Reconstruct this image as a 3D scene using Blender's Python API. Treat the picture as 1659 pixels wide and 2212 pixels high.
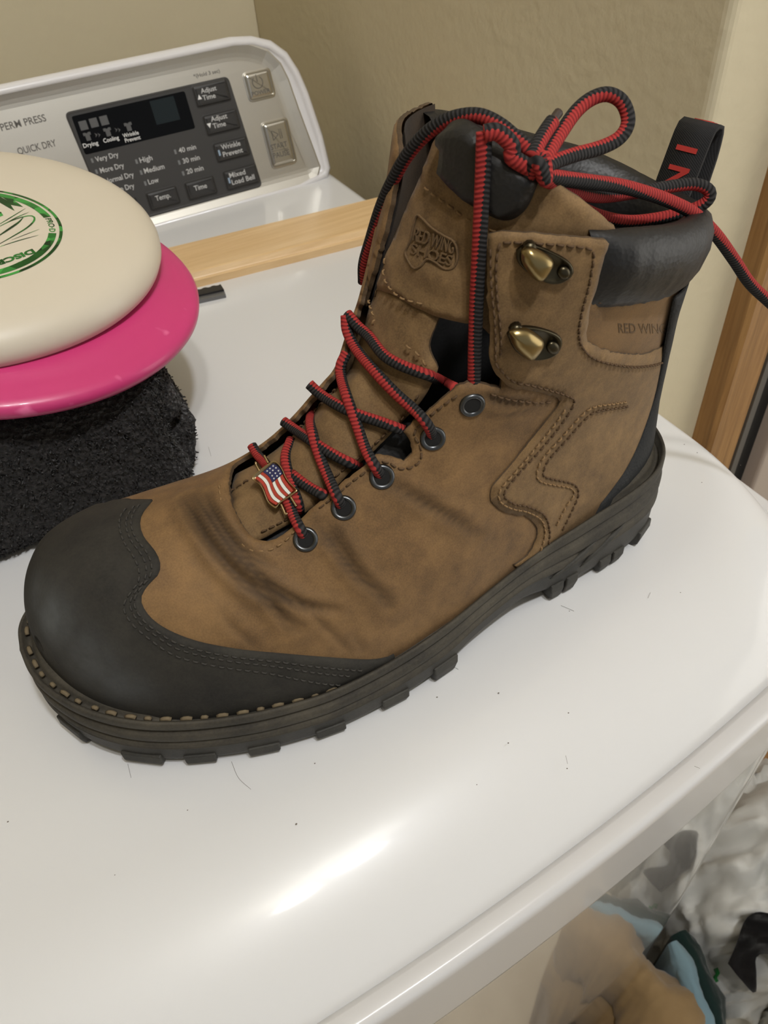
import bpy, bmesh, math, random
import numpy as np
from mathutils import Vector, Matrix, noise
from mathutils.bvhtree import BVHTree
from mathutils.geometry import delaunay_2d_cdt

for o in list(bpy.data.objects):
    bpy.data.objects.remove(o, do_unlink=True)
random.seed(7)
SC = bpy.context.scene
COL = SC.collection
PI = math.pi

# ------------------------------------------------------------------ camera
FPX, CX, CY = 1662.0, 829.5, 1106.0
CAMC = np.array([0.0, 0.0, 0.31])
RC = np.array([[0.87504869, -0.47970337, -0.06461017],      # camera right in world
               [-0.37934219, -0.59673616, -0.70711064],     # camera down in world
               [0.30064813, 0.6432656, -0.70414492]])       # camera forward in world
cam_data = bpy.data.cameras.new('camera')
cam = bpy.data.objects.new('camera', cam_data)
COL.objects.link(cam)
cam_data.sensor_fit = 'VERTICAL'
cam_data.sensor_height = 36.0
cam_data.lens = FPX * 36.0 / 2212.0
cam_data.clip_start = 0.01
M = Matrix.Identity(4)
for i in range(3):
    M[i][0] = RC[0][i]; M[i][1] = -RC[1][i]; M[i][2] = -RC[2][i]; M[i][3] = CAMC[i]
cam.matrix_world = M
cam_data.dof.use_dof = True
cam_data.dof.focus_distance = 0.33
cam_data.dof.aperture_fstop = 24.0
SC.camera = cam

# ------------------------------------------------------------------ light
SC.view_settings.view_transform = 'Standard'
SC.view_settings.look = 'None'
SC.view_settings.gamma = 1.0
SC.view_settings.use_curve_mapping = False
SC.view_settings.exposure = 0.0
world = bpy.data.worlds.new('room_ambient'); SC.world = world
world.use_nodes = True
world.node_tree.nodes['Background'].inputs['Color'].default_value = (0.93, 0.97, 1.0, 1)
world.node_tree.nodes['Background'].inputs['Strength'].default_value = 0.32

def area_light(name, loc, target, size, energy, color):
    d = bpy.data.lights.new(name, 'AREA'); d.shape = 'DISK'; d.size = size
    d.energy = energy; d.color = color
    o = bpy.data.objects.new(name, d); COL.objects.link(o)
    o.location = loc
    o.rotation_euler = (Vector(target) - Vector(loc)).to_track_quat('-Z', 'Y').to_euler()
    return o
area_light('ceiling_lamp_light', (.02, -.43, 1.40), (0.1, 1.5, 0.80), 0.07, 6.1, (0.99, 0.96, 0.91))
area_light('ceiling_lamp_light', (.19, -.39, 1.40), (0.15, 1.5, 0.80), 0.08, 10.8, (0.965, 0.99, 1.04))
area_light('added_side_fill', (2.35, -1.0, 0.25), (0.5, 0.3, 0.1), 2.2, 24.0, (1.0, 0.95, 0.86))  # unseen warm fill, added to brighten the return wall and dryer side
# ------------------------------------------------------------------ helpers
def ray(px, py):
    return RC.T @ np.array([px - CX, py - CY, FPX])
def at_z(px, py, z=0.0):
    d = ray(px, py); return CAMC + d * ((z - CAMC[2]) / d[2])
def at_y(px, py, y):
    d = ray(px, py); return CAMC + d * ((y - CAMC[1]) / d[1])
def at_x(px, py, x):
    d = ray(px, py); return CAMC + d * ((x - CAMC[0]) / d[0])

def link_mesh(name, verts, faces, mat=None, parent=None, smooth=True, uvs=None):
    me = bpy.data.meshes.new(name)
    me.from_pydata([tuple(map(float, v)) for v in verts], [], [tuple(int(i) for i in f) for f in faces])
    me.update()
    if smooth:
        me.polygons.foreach_set('use_smooth', [True] * len(me.polygons))
    o = bpy.data.objects.new(name, me); COL.objects.link(o)
    if mat is not None:
        me.materials.append(mat)
    if parent is not None:
        o.parent = parent
    return o
def link_bm(name, bm, mat=None, parent=None, smooth=False):
    me = bpy.data.meshes.new(name); bm.to_mesh(me); bm.free()
    me.polygons.foreach_set('use_smooth', [smooth] * len(me.polygons))
    o = bpy.data.objects.new(name, me); COL.objects.link(o)
    if mat is not None: me.materials.append(mat)
    if parent is not None: o.parent = parent
    return o
def tag(o, label=None, cat=None, group=None, kind=None):
    if label: o['label'] = label
    if cat: o['category'] = cat
    if group: o['group'] = group
    if kind: o['kind'] = kind
    return o
def empty(name, loc, label, cat, group=None):
    o = bpy.data.objects.new(name, None); COL.objects.link(o)
    o.empty_display_size = 0.02
    o.location = loc
    return tag(o, label, cat, group)
def adopt(child, root):                       # parent, keeping the world place
    child.parent = root
    child.matrix_parent_inverse = root.matrix_world.inverted() if root.type != 'EMPTY' else Matrix.Translation(-root.location)
    return child
def bevel(o, w, seg=3, angle=0.6):
    m = o.modifiers.new('bevel', 'BEVEL'); m.width = w; m.segments = seg
    m.limit_method = 'ANGLE'; m.angle_limit = angle
    return o
def box_bm(cx, cy, cz, sx, sy, sz, bm=None, mat=None):
    bm = bm or bmesh.new()
    m = Matrix.Translation((cx, cy, cz)) @ Matrix.Diagonal((sx, sy, sz, 1))
    if mat is not None: m = mat @ m
    bmesh.ops.create_cube(bm, size=1.0, matrix=m)
    return bm
def sstep(a, b, x):
    t = np.clip((np.asarray(x, float) - a) / (b - a), 0, 1); return t * t * (3 - 2 * t)
def pchip(xs, ys):                            # smooth monotone-ish interpolation
    xs = np.array(xs, float); ys = np.array(ys, float)
    h = np.diff(xs); d = np.diff(ys) / h
    m = np.zeros_like(xs); m[0] = d[0]; m[-1] = d[-1]
    for i in range(1, len(xs) - 1):
        if d[i - 1] * d[i] > 0:
            w1 = 2 * h[i] + h[i - 1]; w2 = h[i] + 2 * h[i - 1]
            m[i] = (w1 + w2) / (w1 / d[i - 1] + w2 / d[i])
    def f(x):
        x = np.clip(np.asarray(x, float), xs[0], xs[-1])
        i = np.clip(np.searchsorted(xs, x) - 1, 0, len(h) - 1)
        t = (x - xs[i]) / h[i]
        return ((2*t**3 - 3*t**2 + 1) * ys[i] + (t**3 - 2*t**2 + t) * h[i] * m[i]
                + (-2*t**3 + 3*t**2) * ys[i+1] + (t**3 - t**2) * h[i] * m[i+1])
    return f
def spline(pts, n):                           # Catmull-Rom through points, n samples even in length
    P = np.array(pts, float)
    Q = np.vstack([2 * P[0] - P[1], P, 2 * P[-1] - P[-2]])
    out = []
    for i in range(1, len(Q) - 2):
        t = np.linspace(0, 1, 24, endpoint=False)[:, None]
        a, b, c, d = Q[i-1], Q[i], Q[i+1], Q[i+2]
        out.append(0.5 * (2*b + (c-a)*t + (2*a-5*b+4*c-d)*t*t + (-a+3*b-3*c+d)*t**3))
    out = np.vstack(out + [P[-1:]])
    L = np.r_[0, np.cumsum(np.linalg.norm(np.diff(out, axis=0), axis=1))]
    s = np.linspace(0, L[-1], n)
    return np.stack([np.interp(s, L, out[:, k]) for k in range(out.shape[1])], 1)
def polyline(pts, n):
    P = np.array(pts, float)
    L = np.r_[0, np.cumsum(np.linalg.norm(np.diff(P, axis=0), axis=1))]
    s = np.linspace(0, L[-1], n)
    return np.stack([np.interp(s, L, P[:, k]) for k in range(P.shape[1])], 1)
def tube(pts, r, n=8, closed=False):
    P = np.array(pts, float); m = len(P)
    T = np.gradient(P, axis=0)
    if closed: T = np.roll(P, -1, 0) - np.roll(P, 1, 0)
    T /= np.linalg.norm(T, axis=1)[:, None] + 1e-12
    u = np.cross(T[0], [0.3, 0.5, 0.8]); u /= np.linalg.norm(u)
    V = []; F = []
    r = np.broadcast_to(r, (m,))
    for i in range(m):
        u = u - T[i] * (u @ T[i]); u /= np.linalg.norm(u); v = np.cross(T[i], u)
        for k in range(n):
            a = 2 * PI * k / n
            V.append(P[i] + r[i] * (math.cos(a) * u + math.sin(a) * v))
    for i in range(m if closed else m - 1):
        for k in range(n):
            a = i * n + k; b = i * n + (k + 1) % n
            c = ((i + 1) % m) * n + (k + 1) % n; d = ((i + 1) % m) * n + k
            F.append((a, b, c, d))
    if not closed:
        F.append(tuple(range(n - 1, -1, -1))); F.append(tuple(range((m - 1) * n, m * n)))
    return V, F
class Geo:                                    # gathers several shapes into one mesh
    def __init__(self): self.v = []; self.f = []
    def add(self, V, F):
        k = len(self.v); self.v += [tuple(map(float, p)) for p in V]
        self.f += [tuple(int(i) + k for i in f) for f in F]; return self
    def build(self, name, mat=None, parent=None, smooth=True):
        return link_mesh(name, self.v, self.f, mat, parent, smooth)

def flat_text(body, size=1.0, bold=0.0, res=3):
    cu = bpy.data.curves.new('text_curve', 'FONT'); cu.body = body; cu.size = size
    cu.resolution_u = res; cu.offset = bold
    ob = bpy.data.objects.new('text_tmp', cu); COL.objects.link(ob)
    bpy.context.view_layer.update()
    dg = bpy.context.evaluated_depsgraph_get()
    me = bpy.data.meshes.new_from_object(ob.evaluated_get(dg))
    V = [(v.co.x, v.co.y) for v in me.vertices]; F = [tuple(p.vertices) for p in me.polygons]
    bpy.data.objects.remove(ob, do_unlink=True); bpy.data.meshes.remove(me); bpy.data.curves.remove(cu)
    # weld doubles so rims close
    key = {}; idx = []; W = []
    for v in V:
        k = (round(v[0], 5), round(v[1], 5))
        if k not in key: key[k] = len(W); W.append(v)
        idx.append(key[k])
    F = [tuple(dict.fromkeys(idx[i] for i in f)) for f in F]
    return W, [f for f in F if len(f) > 2]

# ------------------------------------------------------------------ materials
def srgb(r, g, b):
    f = lambda c: (c / 255 / 12.92) if c / 255 <= 0.04045 else ((c / 255 + 0.055) / 1.055) ** 2.4
    return (f(r), f(g), f(b), 1.0)
class Mat:
    def __init__(self, name, color, rough=0.5, metal=0.0, spec=0.5, coat=0.0):
        self.m = bpy.data.materials.new(name); self.m.use_nodes = True
        self.t = self.m.node_tree; self.b = self.t.nodes['Principled BSDF']
        self.b.inputs['Base Color'].default_value = color
        self.b.inputs['Roughness'].default_value = rough
        self.b.inputs['Metallic'].default_value = metal
        self.b.inputs['Specular IOR Level'].default_value = spec
        self.b.inputs['Coat Weight'].default_value = coat
        self.b.inputs['Coat Roughness'].default_value = 0.05
        self.co = None; self.bump_prev = None
    def n(self, t, **kw):
        x = self.t.nodes.new(t)
        for k, v in kw.items(): setattr(x, k, v)
        return x
    def l(self, a, b): self.t.links.new(a, b)
    def coord(self):
        if self.co is None:
            self.co = self.n('ShaderNodeTexCoord').outputs['Object']
        return self.co
    def noise(self, scale, detail=4, rough=0.55, stretch=None, dist=0.0):
        x = self.n('ShaderNodeTexNoise'); x.inputs['Scale'].default_value = scale
        x.inputs['Detail'].default_value = detail; x.inputs['Roughness'].default_value = rough
        x.inputs['Distortion'].default_value = dist
        v = self.coord()
        if stretch:
            mp = self.n('ShaderNodeMapping'); mp.inputs['Scale'].default_value = stretch
            self.l(v, mp.inputs['Vector']); v = mp.outputs['Vector']
        self.l(v, x.inputs['Vector']); return x.outputs['Fac']
    def voronoi(self, scale, feature='F1'):
        x = self.n('ShaderNodeTexVoronoi'); x.feature = feature
        x.inputs['Scale'].default_value = scale; self.l(self.coord(), x.inputs['Vector'])
        return x.outputs['Distance']
    def ramp(self, fac, stops):
        r = self.n('ShaderNodeValToRGB'); e = r.color_ramp.elements
        while len(e) < len(stops): e.new(0.5)
        for el, (p, c) in zip(e, stops):
            el.position = p; el.color = c
        self.l(fac, r.inputs['Fac']); return r.outputs['Color']
    def mix(self, fac, a, b, mode='MIX'):
        x = self.n('ShaderNodeMix', data_type='RGBA', blend_type=mode)
        for sock, val in ((x.inputs[0], fac), (x.inputs[6], a), (x.inputs[7], b)):
            if hasattr(val, 'links'): self.l(val, sock)
            else: sock.default_value = val
        return x.outputs[2]
    def color(self, c): self.l(c, self.b.inputs['Base Color']); return self
    def rough(self, fac, lo, hi):
        x = self.n('ShaderNodeMapRange'); x.inputs['To Min'].default_value = lo; x.inputs['To Max'].default_value = hi
        self.l(fac, x.inputs['Value']); self.l(x.outputs['Result'], self.b.inputs['Roughness']); return self
    def bump(self, h, strength, dist=0.001):
        x = self.n('ShaderNodeBump'); x.inputs['Strength'].default_value = strength
        x.inputs['Distance'].default_value = dist
        self.l(h, x.inputs['Height'])
        if self.bump_prev is not None: self.l(self.bump_prev, x.inputs['Normal'])
        self.bump_prev = x.outputs['Normal']
        self.l(self.bump_prev, self.b.inputs['Normal']); return self
# ------------------------------------------------------------------ room shell
FLOOR_Z = -.98
m = Mat('wall_paint', srgb(178, 164, 128), .82, spec=.3)
n1 = m.noise(95, 3, .55); n2 = m.noise(6, 3)
m.color(m.mix(n2, srgb(202, 190, 160), srgb(210, 199, 170))); m.bump(n1, .22, .0030); WALL = m.m
m = Mat('floor_vinyl', srgb(196, 178, 148), .5)
m.color(m.ramp(m.noise(9, 5), [(.3, srgb(182, 164, 134)), (.7, srgb(206, 190, 162))])); FLOOR = m.m
def wood(name, a, b, c, sc, axis):
    m = Mat(name, b, .42)
    st = [3.0, 3.0, 3.0]; st[axis] = .18
    g = m.noise(sc, 6, .62, stretch=tuple(st), dist=.6); g2 = m.noise(sc * 5, 3, .5, stretch=tuple(st))
    m.color(m.mix(.3, m.ramp(g, [(.3, a), (.5, b), (.72, c)]), m.ramp(g2, [(.35, a), (.65, c)]))); m.bump(g2, .12, .0006)
    return m.m
OAK = wood('oak_casing', srgb(116, 80, 40), srgb(150, 108, 60), srgb(172, 132, 80), 26, 2)
PINE = wood('pale_wood', srgb(206, 168, 116), srgb(224, 190, 140), srgb(234, 204, 160), 18, 0)
OAKX = wood('oak_sill', srgb(120, 82, 44), srgb(152, 110, 64), srgb(172, 132, 82), 26, 0)
WX, BY, RY = .38, 1.056, .328
def wall_box(name, x0, x1, y0, y1, z0, z1, mat):
    o = link_bm(name, box_bm((x0+x1)/2, (y0+y1)/2, (z0+z1)/2, x1-x0, y1-y0, z1-z0), mat)
    o['kind'] = 'structure'; return o
wall_box('floor', -2.2, 2.6, -2.4, 1.2, FLOOR_Z - .05, FLOOR_Z, FLOOR)
wall_box('wall_back', -2.2, WX + .1, BY, BY + .1, FLOOR_Z, 1.46, WALL)
rw = wall_box('wall_right', WX, WX + .1, RY, BY, FLOOR_Z, 1.46, WALL)
bevel(rw, .006, 4)
wall_box('wall_return', WX + .1, 2.6, RY, RY + .1, FLOOR_Z, 1.46, WALL)
wall_box('wall_left', -2.3, -2.2, -2.4, 1.2, FLOOR_Z, 1.46, WALL)
CEILW = Mat('ceiling_paint', srgb(226, 222, 210), .9).m
wall_box('ceiling', -2.3, 2.6, -2.4, 1.2, 1.46, 1.52, CEILW)
# door casing, door and sill on the return wall
cx0, cx1 = .4430, .4965
bm = bmesh.new()
pr_ = [(0, .016), (.004, .0185), (.010, .0165), (.013, .0135), (.020, .0125), (.045, .0105), (.0505, .0085), (.0535, .006)]
vs = [[bm.verts.new((cx0 + a, RY - b, z)) for a, b in [(0, 0)] + pr_ + [(.0535, 0)]] for z in (FLOOR_Z, 1.1)]
for k in range(len(vs[0])):
    k2 = (k + 1) % len(vs[0]); bm.faces.new((vs[0][k], vs[0][k2], vs[1][k2], vs[1][k]))
bm.faces.new(vs[0]); bm.faces.new(vs[1]); bmesh.ops.recalc_face_normals(bm, faces=bm.faces)
tag(link_bm('trim_1', bm, OAK), kind='structure')
GREYJ = Mat('grey_jamb', srgb(96, 92, 86), .6).m
DARKG = Mat('black_gasket', srgb(18, 17, 16), .7).m
DOORM = Mat('door_paint', srgb(176, 162, 150), .5).m
tag(link_bm('trim_2', box_bm(cx1 + .004, RY - .004, .1, .007, .010, 2.1), GREYJ), kind='structure')
tag(link_bm('trim_3', box_bm(cx1 + .016, RY - .002, .1, .017, .010, 2.1), DARKG), kind='structure')
d1 = tag(link_bm('door_1', box_bm(cx1 + .024 + .4, RY - .010, .07, .8, .022, 2.06), DOORM), kind='structure'); bevel(d1, .003)
tag(bevel(link_bm('trim_4', box_bm(.95, .262 + .033, FLOOR_Z + .012, 1.0, .066, .024), OAKX), .004), kind='structure')

# ------------------------------------------------------------------ dryer
m = Mat('white_enamel_steel', srgb(222, 222, 222), .34, spec=.4, coat=.5)
m.b.inputs['Coat Roughness'].default_value = .07
m.rough(m.noise(40, 4), .30, .40)
ENAMEL = m.m
m = Mat('glossy_white_front', srgb(206, 203, 198), .12, spec=.8, coat=1.0); m.b.inputs['Coat IOR'].default_value = 1.9
m.b.inputs['Coat Roughness'].default_value = .03; FRONTM = m.m
FASCIA = Mat('satin_white_lip', srgb(212, 211, 211), .30, spec=.5, coat=.3).m
PLASTIC = Mat('white_plastic', srgb(224, 222, 222), .3, coat=.2).m
dryer = empty('dryer', (0, .45, FLOOR_Z), 'white dryer with silver control panel carrying the boot, discs and board', 'dryer')
def dk_(o, p=None):
    o.parent = p or dryer
    o.matrix_parent_inverse = Matrix.Translation(-dryer.location) if (p is None) else Matrix.Identity(4)
    return o
R0 = .085; XR = .335; YC = .180; XC = XR - R0
def front_y(x): return .082 + .30 * x * x
def outline(off=0.0, n=24, yb=.86):
    """plan of the dryer top from the back right corner round the front to the back left corner"""
    out = [(XR + off, y) for y in np.linspace(yb, YC + .03, 18)]
    # corner: joins the side to the bowed front
    a_end = math.atan2(-1.0, .6 * XC)                       # normal of the front at XC
    nx, ny = .6 * XC, -1.0; L = math.hypot(nx, ny); ang = math.atan2(ny / L, nx / L)
    px_, py_ = XC, front_y(XC)
    cxx, cyy = px_ - R0 * nx / L, py_ - R0 * ny / L
    for t in np.linspace(0, 1, n):
        a = 0 + (ang - 0) * t
        out.append((cxx + (R0 + off) * math.cos(a), cyy + (R0 + off) * math.sin(a)))
    # stretch so the corner meets the side line
    dx = XR + off - out[18][0]
    for k in range(18, 18 + n):
        w = 1 - (k - 18) / (n - 1); out[k] = (out[k][0] + dx * w, out[k][1])
    for x in np.linspace(XC, 0, 40)[1:]:
        nx, ny = .6 * x, -1.0; L = math.hypot(nx, ny)
        out.append((x + off * nx / L, front_y(x) + off * ny / L))
    return out + [(-x, y) for x, y in out[:-1][::-1]]
O0 = np.array(outline(0.0)); NOU = len(O0)
tg = np.gradient(O0, axis=0); tg /= np.linalg.norm(tg, axis=1)[:, None]
INW = np.c_[tg[:, 1], -tg[:, 0]]
if ((O0.mean(0) - O0) * INW).sum() < 0: INW = -INW
def inner_outline():
    out = [(XR - .016, y) for y in np.linspace(.86, .262, 18)]
    r = .075; cx_, cy_ = XR - .016 - r, .262
    yf = lambda x: front_y(x) + .080
    for t in np.linspace(0, 1, 24):
        a = -t * (PI / 2 - .12); out.append((cx_ + r * math.cos(a), cy_ + (cy_ - yf(cx_)) * math.sin(a)))
    xe = out[-1][0]; ye = out[-1][1] - yf(xe)
    for k, x in enumerate(np.linspace(XC, 0, 40)[1:]):
        xx = xe * (1 - (k + 1) / 39); out.append((xx, yf(xx) + ye * max(0, 1 - k / 8)))
    return np.array(out + [(-x, y) for x, y in out[:-1][::-1]])
IO = inner_outline()
wd = np.linalg.norm(IO - O0, axis=1)
dp_ = .016 + .014 * sstep(.02, .07, wd)
V = []; F = []; lev = np.linspace(0, 1, 17)
for t in lev:
    for k in range(NOU):
        q = O0[k] + (IO[k] - O0[k]) * t
        V.append((q[0], q[1], -dp_[k] * (1 - t) ** 2.2))
nl_ = len(lev)
for i in range(nl_ - 1):
    for k in range(NOU - 1): F.append((i*NOU+k, i*NOU+k+1, (i+1)*NOU+k+1, (i+1)*NOU+k))
inner = (nl_ - 1) * NOU
F.append(tuple(inner + k for k in range(NOU)))
low = len(V)
for k in range(NOU): V.append((O0[k][0], O0[k][1], -dp_[k] - .010))
for k in range(NOU - 1): F.append((low + k, low + k + 1, k + 1, k))
tp = dk_(link_mesh('top_panel', V, F, ENAMEL))
bm = bmesh.new(); bm.from_mesh(tp.data); bmesh.ops.recalc_face_normals(bm, faces=bm.faces)
big = max(bm.faces, key=lambda f: f.calc_area())
if big.normal.z < 0: bmesh.ops.reverse_faces(bm, faces=bm.faces[:])
bm.to_mesh(tp.data); bm.free()
def sweep(name, prof, mat, k0=0, k1=None, zoff=None):
    k1 = k1 or NOU; V = []; F = []; n = k1 - k0; mm = len(prof)
    for k in range(k0, k1):
        for o_, z in prof: V.append((O0[k][0] - INW[k][0] * o_, O0[k][1] - INW[k][1] * o_, z))
    for i in range(n - 1):
        for j in range(mm - 1): F.append((i*mm+j, i*mm+j+1, (i+1)*mm+j+1, (i+1)*mm+j))
    F.append(tuple(range(mm))[::-1]); F.append(tuple((n-1)*mm + j for j in range(mm)))
    o = link_mesh(name, V, F, mat, smooth=True)
    bm = bmesh.new(); bm.from_mesh(o.data); bmesh.ops.recalc_face_normals(bm, faces=bm.faces); bm.to_mesh(o.data); bm.free()
    return dk_(o)
ks = 16
sweep('front_fascia', [(-.004, -.040), (-.002, -.0300), (-.0005, -.0262), (.0010, -.0248), (.0014, -.0247), (.0064, -.0249), (.0072, -.0251), (.0090, -.0262), (.0100, -.0285), (.0102, -.0310), (.0102, -.0325), (.0102, -.0840), (.0102, -.0855), (-.004, -.0855)], FASCIA, ks, NOU - ks)
sweep('front_panel', [(-.004, -.0862), (.0090, -.0862), (.0096, -.0868), (.0097, -.0878), (.0097, -.0890), (.0097, -.4), (.0097, FLOOR_Z + .09), (-.004, FLOOR_Z + .09)], FRONTM, ks, NOU - ks)
body = dk_(link_bm('cabinet', box_bm(0, .535, (FLOOR_Z + .03 - .035) / 2, .664, .64, -FLOOR_Z - .03 - .035), ENAMEL))
# console
TL_ = math.radians(17)
CP = np.array([0, .738, 0.0]); CN = np.array([0, -math.cos(TL_), math.sin(TL_)])
def cpl(x, y, h=0.0):
    d = ray(x, y); p = CP + CN * h
    return CAMC + d * ((p - CAMC) @ CN / (d @ CN))
UPV = np.array([0, math.sin(TL_), math.cos(TL_)])
def c2(p): return np.array([p[0], (p - CP) @ UPV])            # plane coordinates (x, height)
def c3(q, h=0.0): return CP + np.array([q[0], 0, 0]) + UPV * q[1] + CN * h
def csolid(name, q2, levels, mat, parent=None, smooth=False):
    """flat outline in console coordinates raised through (inset, height) levels"""
    q2 = np.array(q2); m_ = len(q2); c = q2.mean(0); V = []; F = []
    t = np.roll(q2, -1, 0) - np.roll(q2, 1, 0); t /= np.linalg.norm(t, axis=1)[:, None]; nn = np.c_[t[:, 1], -t[:, 0]]
    if ((q2 - c) * nn).sum() < 0: nn = -nn
    for ins, h in levels:
        for a, b in zip(q2, nn): V.append(c3(a - b * ins, h))
    for i in range(len(levels) - 1):
        for k in range(m_): F.append((i*m_+k, i*m_+(k+1) % m_, (i+1)*m_+(k+1) % m_, (i+1)*m_+k))
    F.append(tuple((len(levels)-1)*m_ + k for k in range(m_))); F.append(tuple(range(m_))[::-1])
    o = link_mesh(name, V, F, mat, smooth=smooth)
    bm = bmesh.new(); bm.from_mesh(o.data); bmesh.ops.recalc_face_normals(bm, faces=bm.faces); bm.to_mesh(o.data); bm.free()
    return dk_(o, parent)
def rrect(q, r, n=6):
    """corner points (in order) -> outline with rounded corners"""
    q = np.array(q, float); out = []
    for k in range(len(q)):
        a, b, c = q[k-1], q[k], q[(k+1) % len(q)]
        u = (a - b) / np.linalg.norm(a - b); v = (c - b) / np.linalg.norm(c - b)
        rr = r[k] if hasattr(r, '__len__') else r
        p0, p1 = b + u * rr, b + v * rr
        for t in np.linspace(0, 1, n): out.append((1-t)**2 * p0 + 2*t*(1-t) * b + t*t * p1)
    return np.array(out)
top_l = c2(cpl(0, 178)); top_r = c2(cpl(500, 75)); hgt = (top_l[1] + top_r[1]) / 2
xr_top = c2(cpl(600, 92))[0]; xr_bot = c2(cpl(717, 372))[0]
def right_side(px): return [tuple(c2(cpl(*p))) for p in px]
hp = right_side([(690, 398), (712, 386), (719, 362), (702, 292), (670, 196), (650, 150), (624, 110), (588, 84), (545, 74), (500, 76)])
HO = [(-.335, -.006), (hp[0][0] - .02, -.006)] + hp + [(-.31, hgt), (-.33, hgt - .02)]
HO = np.array([(x, max(y, -.006)) for x, y in HO]); HO[-2][1] = hp[-1][1]
csolid('console_housing', HO, [(-.001, -.085), (0, -.012), (.0008, -.004), (.004, -.0004), (.0075, 0.0), (.0085, -.0022), (.011, -.004)], PLASTIC, smooth=True)
m = Mat('brushed_silver', srgb(204, 200, 190), .42, 1.0)
g = m.noise(60, 4, .6, stretch=(.3, 12, 12)); m.rough(g, .38, .48); SILVER = m.m
sp = right_side([(672, 391), (686, 380), (691, 360), (668, 298), (645, 236), (622, 170), (606, 138), (578, 110), (545, 98), (515, 95), (480, 98)])
yb_ = c2(cpl(500, 448))[1]
MO = [(-.322, sp[0][1])] + sp + [(-.30, sp[-1][1]), (-.318, sp[-1][1] - .02)]
MO = np.array(MO); MO[0][1] = yb_; MO[1][1] = min(MO[1][1], yb_ + .004)
csolid('silver_fascia', MO, [(-.0030, -.0060), (-.0015, -.0016), (.000, -.0014), (.003, -.0021), (.0065, -.0029), (.0100, -.0034), (.0130, -.0036)], SILVER, smooth=False)
HS = -.0036
def za(x, y, h=HS): return c2(cpl(130 + x / 3.687, 130 + y / 3.687, h))
def zb_(x, y, h=HS): return c2(cpl(x / 1.999, y / 1.999, h))
CHAR = Mat('charcoal_panel', srgb(66, 65, 64), .40, spec=.3).m
LCD = Mat('black_glass', srgb(7, 7, 8), .12, spec=.2).m
BTN = Mat('charcoal_button', srgb(56, 55, 54), .34, spec=.4).m
CHROME = Mat('chrome_line', srgb(150, 148, 145), .25, 1.0).m
INKW = Mat('white_ink', srgb(196, 196, 194), .6).m
INKL = Mat('pale_ink', srgb(228, 228, 226), .6).m
INKD = Mat('dark_ink', srgb(92, 88, 82), .6).m
INKG = Mat('dim_icon', srgb(84, 84, 84), .6).m
TEAL = Mat('dim_display_segment', srgb(18, 28, 30), .2).m
tl_, tr_, br_ = za(30, 415), za(1335, 130), za(1610, 1005)
bl_ = br_ + (tl_ - tr_)
bl_[1] = br_[1]; tl_[1] = tr_[1] = (tl_[1] + tr_[1]) / 2
dpan = csolid('display_panel', rrect([bl_, br_, tr_, tl_], .005), [(0, HS - .001), (0, HS + .0008), (.0012, HS + .0016), (.0022, HS + .0014)], CHAR)
HP = HS + .0014
def box_from(conv, TL, TR, BR, BL, hh, dx=0.0):
    a = [conv(*TL, hh), conv(*TR, hh), conv(*BR, hh), conv(*BL, hh)]
    x0 = (a[0][0] + a[3][0]) / 2; x1 = (a[1][0] + a[2][0]) / 2; y1 = (a[0][1] + a[1][1]) / 2; y0 = (a[2][1] + a[3][1]) / 2
    return [(x0, y0), (x1, y0), (x1, y1), (x0, y1)]
lcd = csolid('display_window', rrect(box_from(za, (90, 455), (985, 240), (1080, 540), (200, 755), HP), .002), [(0, HP - .0005), (0, HP + .0002)], LCD, dpan)
def ctext(body, conv, ll, w, cap, mat, parent, hh, name='panel_text'):
    """flat print on the console: ll = lower left in the picture, w = run of the baseline, cap = letter height in picture units"""
    V, F = flat_text(body, 1.0, .012); V = np.array(V); mn, mx = V.min(0), V.max(0)
    p0 = conv(*ll, hh); p1 = conv(ll[0] + w[0], ll[1] + w[1], hh); up_ = conv(ll[0] - .28 * cap, ll[1] - .96 * cap, hh)
    W_ = p1[0] - p0[0]; H_ = abs(up_[1] - p0[1])
    caph = .73; desc = mn[1]
    W2 = [c3((p0[0] + (x - mn[0]) / (mx[0] - mn[0]) * W_, (p0[1] + p1[1]) / 2 + y / caph * H_), hh + .00012) for x, y in V]
    o = link_mesh(name, W2, F, mat, smooth=False); return dk_(o, parent)
for b, ll, w, h in (('Drying', (190, 703), (115, -35), 36), ('Cooling', (350, 662), (120, -35), 36), ('Wrinkle', (505, 622), (122, -36), 34), ('Prevent', (522, 660), (120, -36), 34)):
    ctext(b, za, ll, w, h, INKL, lcd, HP + .0002)
for b, ll, w, h in (('Very Dry', (288, 812), (180, -46), 44), ('More Dry', (325, 902), (187, -50), 44), ('Normal Dry', (362, 987), (228, -62), 44), ('Damp Dry', (398, 1070), (196, -56), 44),
                    ('High', (640, 820), (97, -28), 44), ('Medium', (675, 905), (158, -44), 44), ('Low', (708, 992), (80, -24), 44),
                    ('40 min', (950, 742), (134, -38), 42), ('30 min', (982, 826), (132, -38), 42), ('20 min', (1012, 910), (132, -38), 42)):
    ctext(b, za, ll, w, h, INKW, dpan, HP)
LED = Mat('led_dot', srgb(120, 122, 122), .4).m; LEDB = Mat('led_bar_pale_blue', srgb(150, 170, 190), .4).m
def cbar(name, conv, x, y, w, h, mat, parent, hh):
    a = conv(x, y, hh); s_ = .00012 * .62 / 3.687 * 3.687
    k = np.linalg.norm(conv(x + 30, y - 8, hh) - a) / 31
    return csolid(name, [(a[0] - w*k/2, a[1] - h*k/2), (a[0] + w*k/2, a[1] - h*k/2), (a[0] + w*k/2, a[1] + h*k/2), (a[0] - w*k/2, a[1] + h*k/2)], [(0, hh - .0002), (0, hh + .0003)], mat, parent)
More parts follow.
